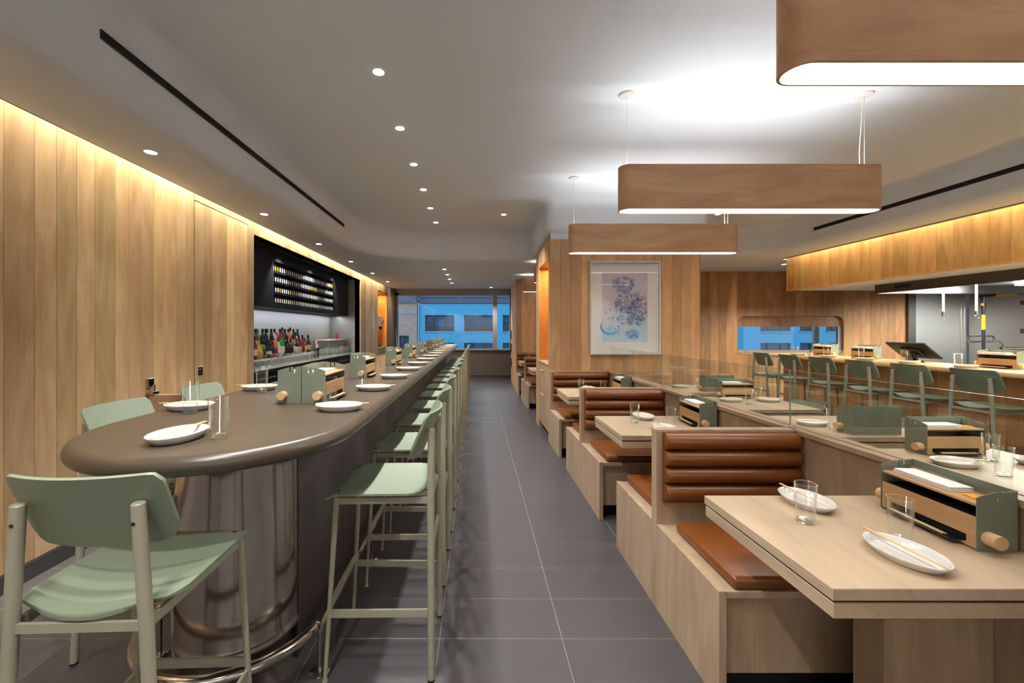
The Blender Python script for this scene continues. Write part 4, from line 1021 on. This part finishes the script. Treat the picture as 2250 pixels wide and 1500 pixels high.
for k, (x1, z) in enumerate(((.36, .09), (.18, .19))):
    e = BM(); box(e, .01, x1, -1.15, 1.05, 0 if k == 0 else .09, z, .002); link('step', e, 'black_sat', ss)
    e = BM(); box(e, x1, x1+.006, -1.15, 1.05, z-.022, z+.002, .001); link('edge', e, 'white', ss)
def bottle(kind, glass_m, label_m, cap_m):
    P = dict(tall=([(0, 0), (.036, 0), (.038, .004), (.038, .17), (.030, .205), (.015, .235), (.013, .30), (0, .30)], .038, .05, .13),
             square=([(0, 0), (.042, 0), (.044, .004), (.044, .15), (.036, .175), (.015, .19), (.014, .245), (0, .245)], .044, .03, .12),
             round=([(0, 0), (.044, 0), (.050, .02), (.052, .08), (.040, .14), (.018, .17), (.014, .24), (0, .24)], .0525, .05, .09),
             wine=([(0, 0), (.036, 0), (.0375, .004), (.0375, .19), (.026, .23), (.0145, .255), (.014, .325), (0, .325)], .0375, .05, .14))[kind]
    h = P[0][-1][1]
    bm = BM(); lathe(bm, P[0], 18); bmesh.ops.recalc_face_normals(bm, faces=bm.faces); o = link('liquor_bottle', bm, glass_m, smooth=50)
    bm = BM(); lathe(bm, [(P[1]*1.006, P[2]), (P[1]*1.012, P[2]+.001), (P[1]*1.012, P[3]), (P[1]*1.006, P[3]+.001)], 18); link('label', bm, label_m, o)
    bm = BM(); lathe(bm, [(.0150, h-.05), (.0155, h-.049), (.0155, h+.004), (0, h+.005)], 14); link('cap', bm, cap_m, o)
    return o
KN = dict(b_amber='amber', b_dkgreen='dark green', b_green='bright green', b_clear='clear', b_red='red', b_brown='brown', b_yellow='golden yellow', b_navy='blue black', b_orange='orange')
LN = dict(l_cream='cream', l_white='white', l_black='black', l_red='red', l_gold='gold')
# (tier, along, kind, glass, label, cap)
row_top = [('tall', 'b_orange', 'l_cream', 'l_black'), ('round', 'b_amber', 'l_gold', 'l_gold'), ('wine', 'b_amber', 'l_cream', 'l_gold'), ('round', 'b_brown', 'l_black', 'l_black'), ('wine', 'b_dkgreen', 'l_white', 'l_black'), ('tall', 'b_clear', 'l_white', 'l_black'),
           ('wine', 'b_green', 'l_cream', 'l_red'), ('tall', 'b_brown', 'l_cream', 'l_black'), ('tall', 'b_green', 'l_cream', 'b_green'), ('tall', 'b_navy', 'l_black', 'l_black'), ('tall', 'b_dkgreen', 'l_black', 'l_black'), ('tall', 'b_clear', 'l_black', 'l_black'), ('tall', 'b_navy', 'l_white', 'l_black'), ('tall', 'b_clear', 'l_white', 'l_black'),
           ('square', 'b_red', 'l_cream', 'l_red'), ('tall', 'b_red', 'l_cream', 'l_black'), ('wine', 'b_red', 'l_black', 'l_black'), ('tall', 'b_brown', 'l_white', 'l_black'), ('tall', 'b_orange', 'l_white', 'l_black'), ('wine', 'b_clear', 'l_cream', 'l_black'), ('tall', 'b_dkgreen', 'l_white', 'l_black'), ('square', 'b_clear', 'l_cream', 'l_black'), ('tall', 'b_brown', 'l_gold', 'l_black')]
row_low = [('square', 'b_clear', 'l_cream', 'l_black'), ('square', 'b_navy', 'l_black', 'l_black'), ('square', 'b_navy', 'l_white', 'l_black'), ('tall', 'b_brown', 'l_white', 'l_black'), ('round', 'b_yellow', 'l_gold', 'b_yellow'), ('square', 'b_green', 'l_black', 'l_black'), ('round', 'b_navy', 'l_cream', 'l_black'), ('tall', 'b_navy', 'l_black', 'l_black'),
           ('tall', 'b_orange', 'l_red', 'l_white'), ('round', 'b_clear', 'l_white', 'l_black'), ('wine', 'b_green', 'l_cream', 'b_green'), ('tall', 'b_navy', 'l_black', 'l_black'), ('square', 'b_brown', 'l_black', 'l_black'), ('tall', 'b_amber', 'l_cream', 'l_black'), ('square', 'b_navy', 'l_white', 'l_red'), ('square', 'b_brown', 'l_cream', 'l_black'), ('tall', 'b_red', 'l_red', 'l_black'), ('square', 'b_amber', 'l_cream', 'l_black'), ('tall', 'b_brown', 'l_cream', 'l_black')]
cache = {}; cnt = 0
for tier, row, x, z, y0, y1 in (('upper', row_top, -3.10, BTZ+.1905, 5.10, 7.12), ('lower', row_low, -2.92, BTZ+.0905, 5.06, 7.10)):
    for i, k in enumerate(row):
        y = y0+(y1-y0)*i/(len(row)-1)
        if k not in cache: cache[k] = o = bottle(*k)
        else: o = dup(cache[k])
        o.location = (x+rm.uniform(-.015, .015), y+rm.uniform(-.008, .008), z)
        tag(o, '%s liquor bottle with %s label, %s from the left on the %s step' % (KN[k[1]], LN[k[2]], ORD[i], tier), 'bottle', 'liquor bottles on the back bar')
# glasses upside the counter
sg = BM(); lathe(sg, [(0, 0), (.030, 0), (.032, .003), (.036, .095), (.035, .0955), (.034, .095), (.030, .012), (0, .010)], 18, mi=[1, 1, 0, 1, 1, 0, 1]); bmesh.ops.recalc_face_normals(sg, faces=sg.faces)
SG = bpy.data.meshes.new('rocks_glass'); sg.to_mesh(SG); sg.free(); SG.polygons.foreach_set('use_smooth', [True]*len(SG.polygons)); SG.materials.append(M['glass']); SG.materials.append(M['glass_rim'])
wg = BM(); lathe(wg, [(0, 0), (.033, 0), (.034, .002), (.006, .008), (.0045, .07), (.012, .078), (.030, .10), (.037, .125), (.034, .165), (.033, .165), (.0355, .125), (.028, .102), (0, .082)], 18, mi=[1, 1, 1, 0, 0, 0, 0, 0, 1, 0, 0, 0]); bmesh.ops.recalc_face_normals(wg, faces=wg.faces)
WG = bpy.data.meshes.new('stem_glass'); wg.to_mesh(WG); wg.free(); WG.polygons.foreach_set('use_smooth', [True]*len(WG.polygons)); WG.materials.append(M['glass']); WG.materials.append(M['glass_rim'])
ROW = ['front', 'middle', 'rear']
for r in range(3):
    for i in range(13):
        y = 4.86+i*.155; x = -2.60-.085*r
        kind, me = ('stem_glass', WG) if (i < 6 and r == 1) else (('rocks_glass', SG) if i < 6 else ('tall_glass', GM))
        tag(inst(kind, me, None, (x, y, BTZ)), '%s bar glass in the left cluster, %s row, %s from left' % ({'stem_glass': 'stemmed', 'rocks_glass': 'short', 'tall_glass': 'tall'}[kind], ROW[r], ORD[i]), 'glass', 'bar glasses, left cluster')
    for i in range(11):
        kind, me = ('tall_glass', GM) if (i+r) % 3 else ('stem_glass', WG)
        tag(inst(kind, me, None, (-2.62-.085*r, 7.16+i*.135, BTZ)), '%s bar glass in the right cluster, %s row, %s from left' % ({'stem_glass': 'stemmed', 'tall_glass': 'tall'}[kind], ROW[r], ORD[i]), 'glass', 'bar glasses, right cluster')
pr = thing('cocktail_shaker', 'tall tapered steel cocktail shaker between the two glass clusters', 'shaker', (-2.72, 6.98, BTZ))
e = BM(); lathe(e, [(0, 0), (.038, 0), (.046, .18), (.044, .182), (.036, .24), (.018, .29), (0, .295)], 20); link('body', e, 'chrome', pr)
mc = thing('ice_bin', 'squat steel ice bin at the right end of the back counter', 'ice bin', (-3.0, 8.45, BTZ))
e = BM(); box(e, -.15, .15, -.42, .42, 0, .26, .006); link('body', e, 'steel_h', mc)
e = BM(); box(e, -.155, .155, -.43, .43, .26, .29, .006); link('lid', e, 'l_cream', mc)
for y in (.1, .2): e = BM(); cyl(e, (.08, y, .29), (.08, y, .41), .012); link('red_peg', e, 'l_red', mc)
# far left orange niche with the coffee station
e = BM(); box(e, -3.1, -3.05, 10.5, 11.8, 0, 2.55); on = struct(link('wall_niche', e, 'niche_oak', smooth=0))
e = BM(); box(e, -3.05, WX-.012, 11.70, 11.72, 0, 2.46); box(e, -3.05, WX-.012, 10.58, 10.60, 0, 2.46); box(e, -3.05, WX-.012, 10.6, 11.7, 2.44, 2.46); link('niche_side', e, 'niche_oak', on, smooth=0)
cs = thing('coffee_cabinet', 'oak base cabinet with small pulls in the glowing niche at the far left', 'cabinet', (-2.56, 11.15, 0))
e = BM(); box(e, -.46, -.02, -.545, .545, .08, .95); link('body', e, 'booth_oak', cs)
e = BM(); box(e, -.47, 0, -.546, .546, .95, .975, .002); link('top', e, 'booth_oak_y', cs)
e = BM(); box(e, -.44, -.06, -.53, .53, 0, .08); link('plinth', e, 'slot', cs)
for k in range(3):
    e = BM(); box(e, -.02, -.002, -.54+.36*k, -.185+.36*k, .09, .945, .002); dr = link('door', e, 'booth_oak', cs)
    e = BM(); cyl(e, (-.002, -.27+.36*k, .85), (.025, -.27+.36*k, .85), .014, n=12); link('knob', e, 'chrome', dr)
cm = thing('coffee_machine', 'grey and steel coffee machine with black spout in the far left niche', 'coffee machine', (-2.74, 11.1, .9755))
e = BM(); box(e, -.16, .10, -.25, .25, 0, .06, .006); link('base', e, 'black_sat', cm)
e = BM(); box(e, -.16, -.04, -.25, .25, .06, .55, .006); link('body', e, 'steel_h', cm)
e = BM(); box(e, -.16, .12, -.25, .25, .55, .85, .01); link('head', e, 'picframe', cm)
e = BM(); cyl(e, (.10, .18, .55), (.10, .18, .48), .035); tube(e, [(.10, .18, .6), (.16, .20, .66), (.18, .22, .74)], .01, 8); link('spout', e, 'black', cm)

# ---------------------------------------------------------------- street buildings seen through the windows
FD = 28.0; PXM = 905/FD
fx_ = lambda u: (u-1048)/PXM
fz_ = lambda v: 1.42-(v-726)/PXM
bl = thing('blue_building', 'bright blue painted building with dark framed windows across the street', 'building', (0, FD, 0))
x0, x1 = fx_(919), fx_(2100); zt = fz_(667)
wins = []
for u0, u1 in ((934, 998), (1020, 1084), (1105, 1169), (1190, 1254), (1275, 1339), (1360, 1424), (1445, 1509), (1530, 1594), (1586, 1646), (1671, 1738), (1758, 1785), (1815, 1880), (1900, 1960)):
    wins.append((u0, u1))
wins = [w for i, w in enumerate(wins) if i == 0 or w[0] > wins[i-1][1]+4]
rows = [(692, 727.5), (753, 790), (815, 850)]
e = BM(); vs_ = sorted({667.0, 700.0}); 
zr_ = [(fz_(b), fz_(a)) for a, b in rows]
prevx = x0
for (u0, u1) in wins+[(None, None)]:
    xa = fx_(u0) if u0 else x1
    box(e, prevx, xa, 0, .5, -6, zt)
    if u0:
        xb = fx_(u1); zz = zt
        for (za_, zb2) in zr_:
            box(e, xa, xb, 0, .5, zb2, zz); zz = za_
        box(e, xa, xb, 0, .5, -6, zz); prevx = xb
link('wall', e, 'blue', bl, smooth=0)
for (u0, u1) in wins:
    for (za_, zb2) in zr_:
        xa, xb = fx_(u0), fx_(u1); w = xb-xa; f = .06
        e = BM(); box(e, xa, xb, .1, .2, za_, za_+f); box(e, xa, xb, .1, .2, zb2-f, zb2); box(e, xa, xa+f, .1, .2, za_, zb2); box(e, xb-f, xb, .1, .2, za_, zb2)
        if w > 1.2:
            for q in (.27, .71): box(e, xa+w*q-.04, xa+w*q+.04, .08, .2, za_, zb2)
        box(e, xa, xb, .12, .2, za_, za_+.30)
        box(e, xa, xa+w*.27, .12, .2, (za_+zb2)/2+.02, (za_+zb2)/2+.08)
        wo = link('window', e, 'winframe', bl, smooth=0)
        e = BM(); box(e, xa, xb, .22, .26, za_, zb2); link('pane', e, 'winglass', wo, smooth=0)
        e = BM(); box(e, xa-.05, xb+.05, -.08, .02, za_-.08, za_); link('sill', e, 'bluetrim', wo, smooth=0)
e = BM()
for k in range(7): box(e, x0, x1, -.10+.0*k, .4, zt+.02+.36*k, zt+.36+.36*k, .02)
link('cornice', e, 'cornice', bl)
br = thing('brick_building', 'grey brick building with a small window beside the blue one', 'building', (0, FD-.3, 0))
xa, xb = fx_(780), fx_(918)-.02
wa, wb, w0, w1 = fx_(879), fx_(900), fz_(775), fz_(737)
e = BM(); box(e, xa, wa, 0, .6, -6, 8); box(e, wb, xb, 0, .6, -6, 8); box(e, wa, wb, 0, .6, w1, 8); box(e, wa, wb, 0, .6, -6, w0); link('wall', e, 'brick', br, smooth=0)
e = BM(); box(e, xa, xb, -.05, .02, fz_(690), fz_(687.5)); link('band', e, 'bluetrim', br, smooth=0)
e = BM(); f = .05; box(e, wa, wb, .1, .2, w0, w0+f); box(e, wa, wb, .1, .2, w1-f, w1); box(e, wa, wa+f, .1, .2, w0, w1); box(e, wb-f, wb, .1, .2, w0, w1); box(e, wa, wb, .1, .2, (w0+w1)/2-.03, (w0+w1)/2+.03); box(e, (wa+wb)/2-.015, (wa+wb)/2+.015, .1, .2, w0, w1)
wo = link('window', e, 'winframe', br, smooth=0); e = BM(); box(e, wa, wb, .22, .26, w0, w1); link('pane', e, 'winglass', wo, smooth=0)
e = BM(); box(e, xa, xb, -.12, .1, fz_(667), fz_(640), .02); link('cornice', e, 'cornice', br)
e = BM(); box(e, -12, 40, 12.3, 29, -6.1, -6); struct(link('road', e, 'base', smooth=0))
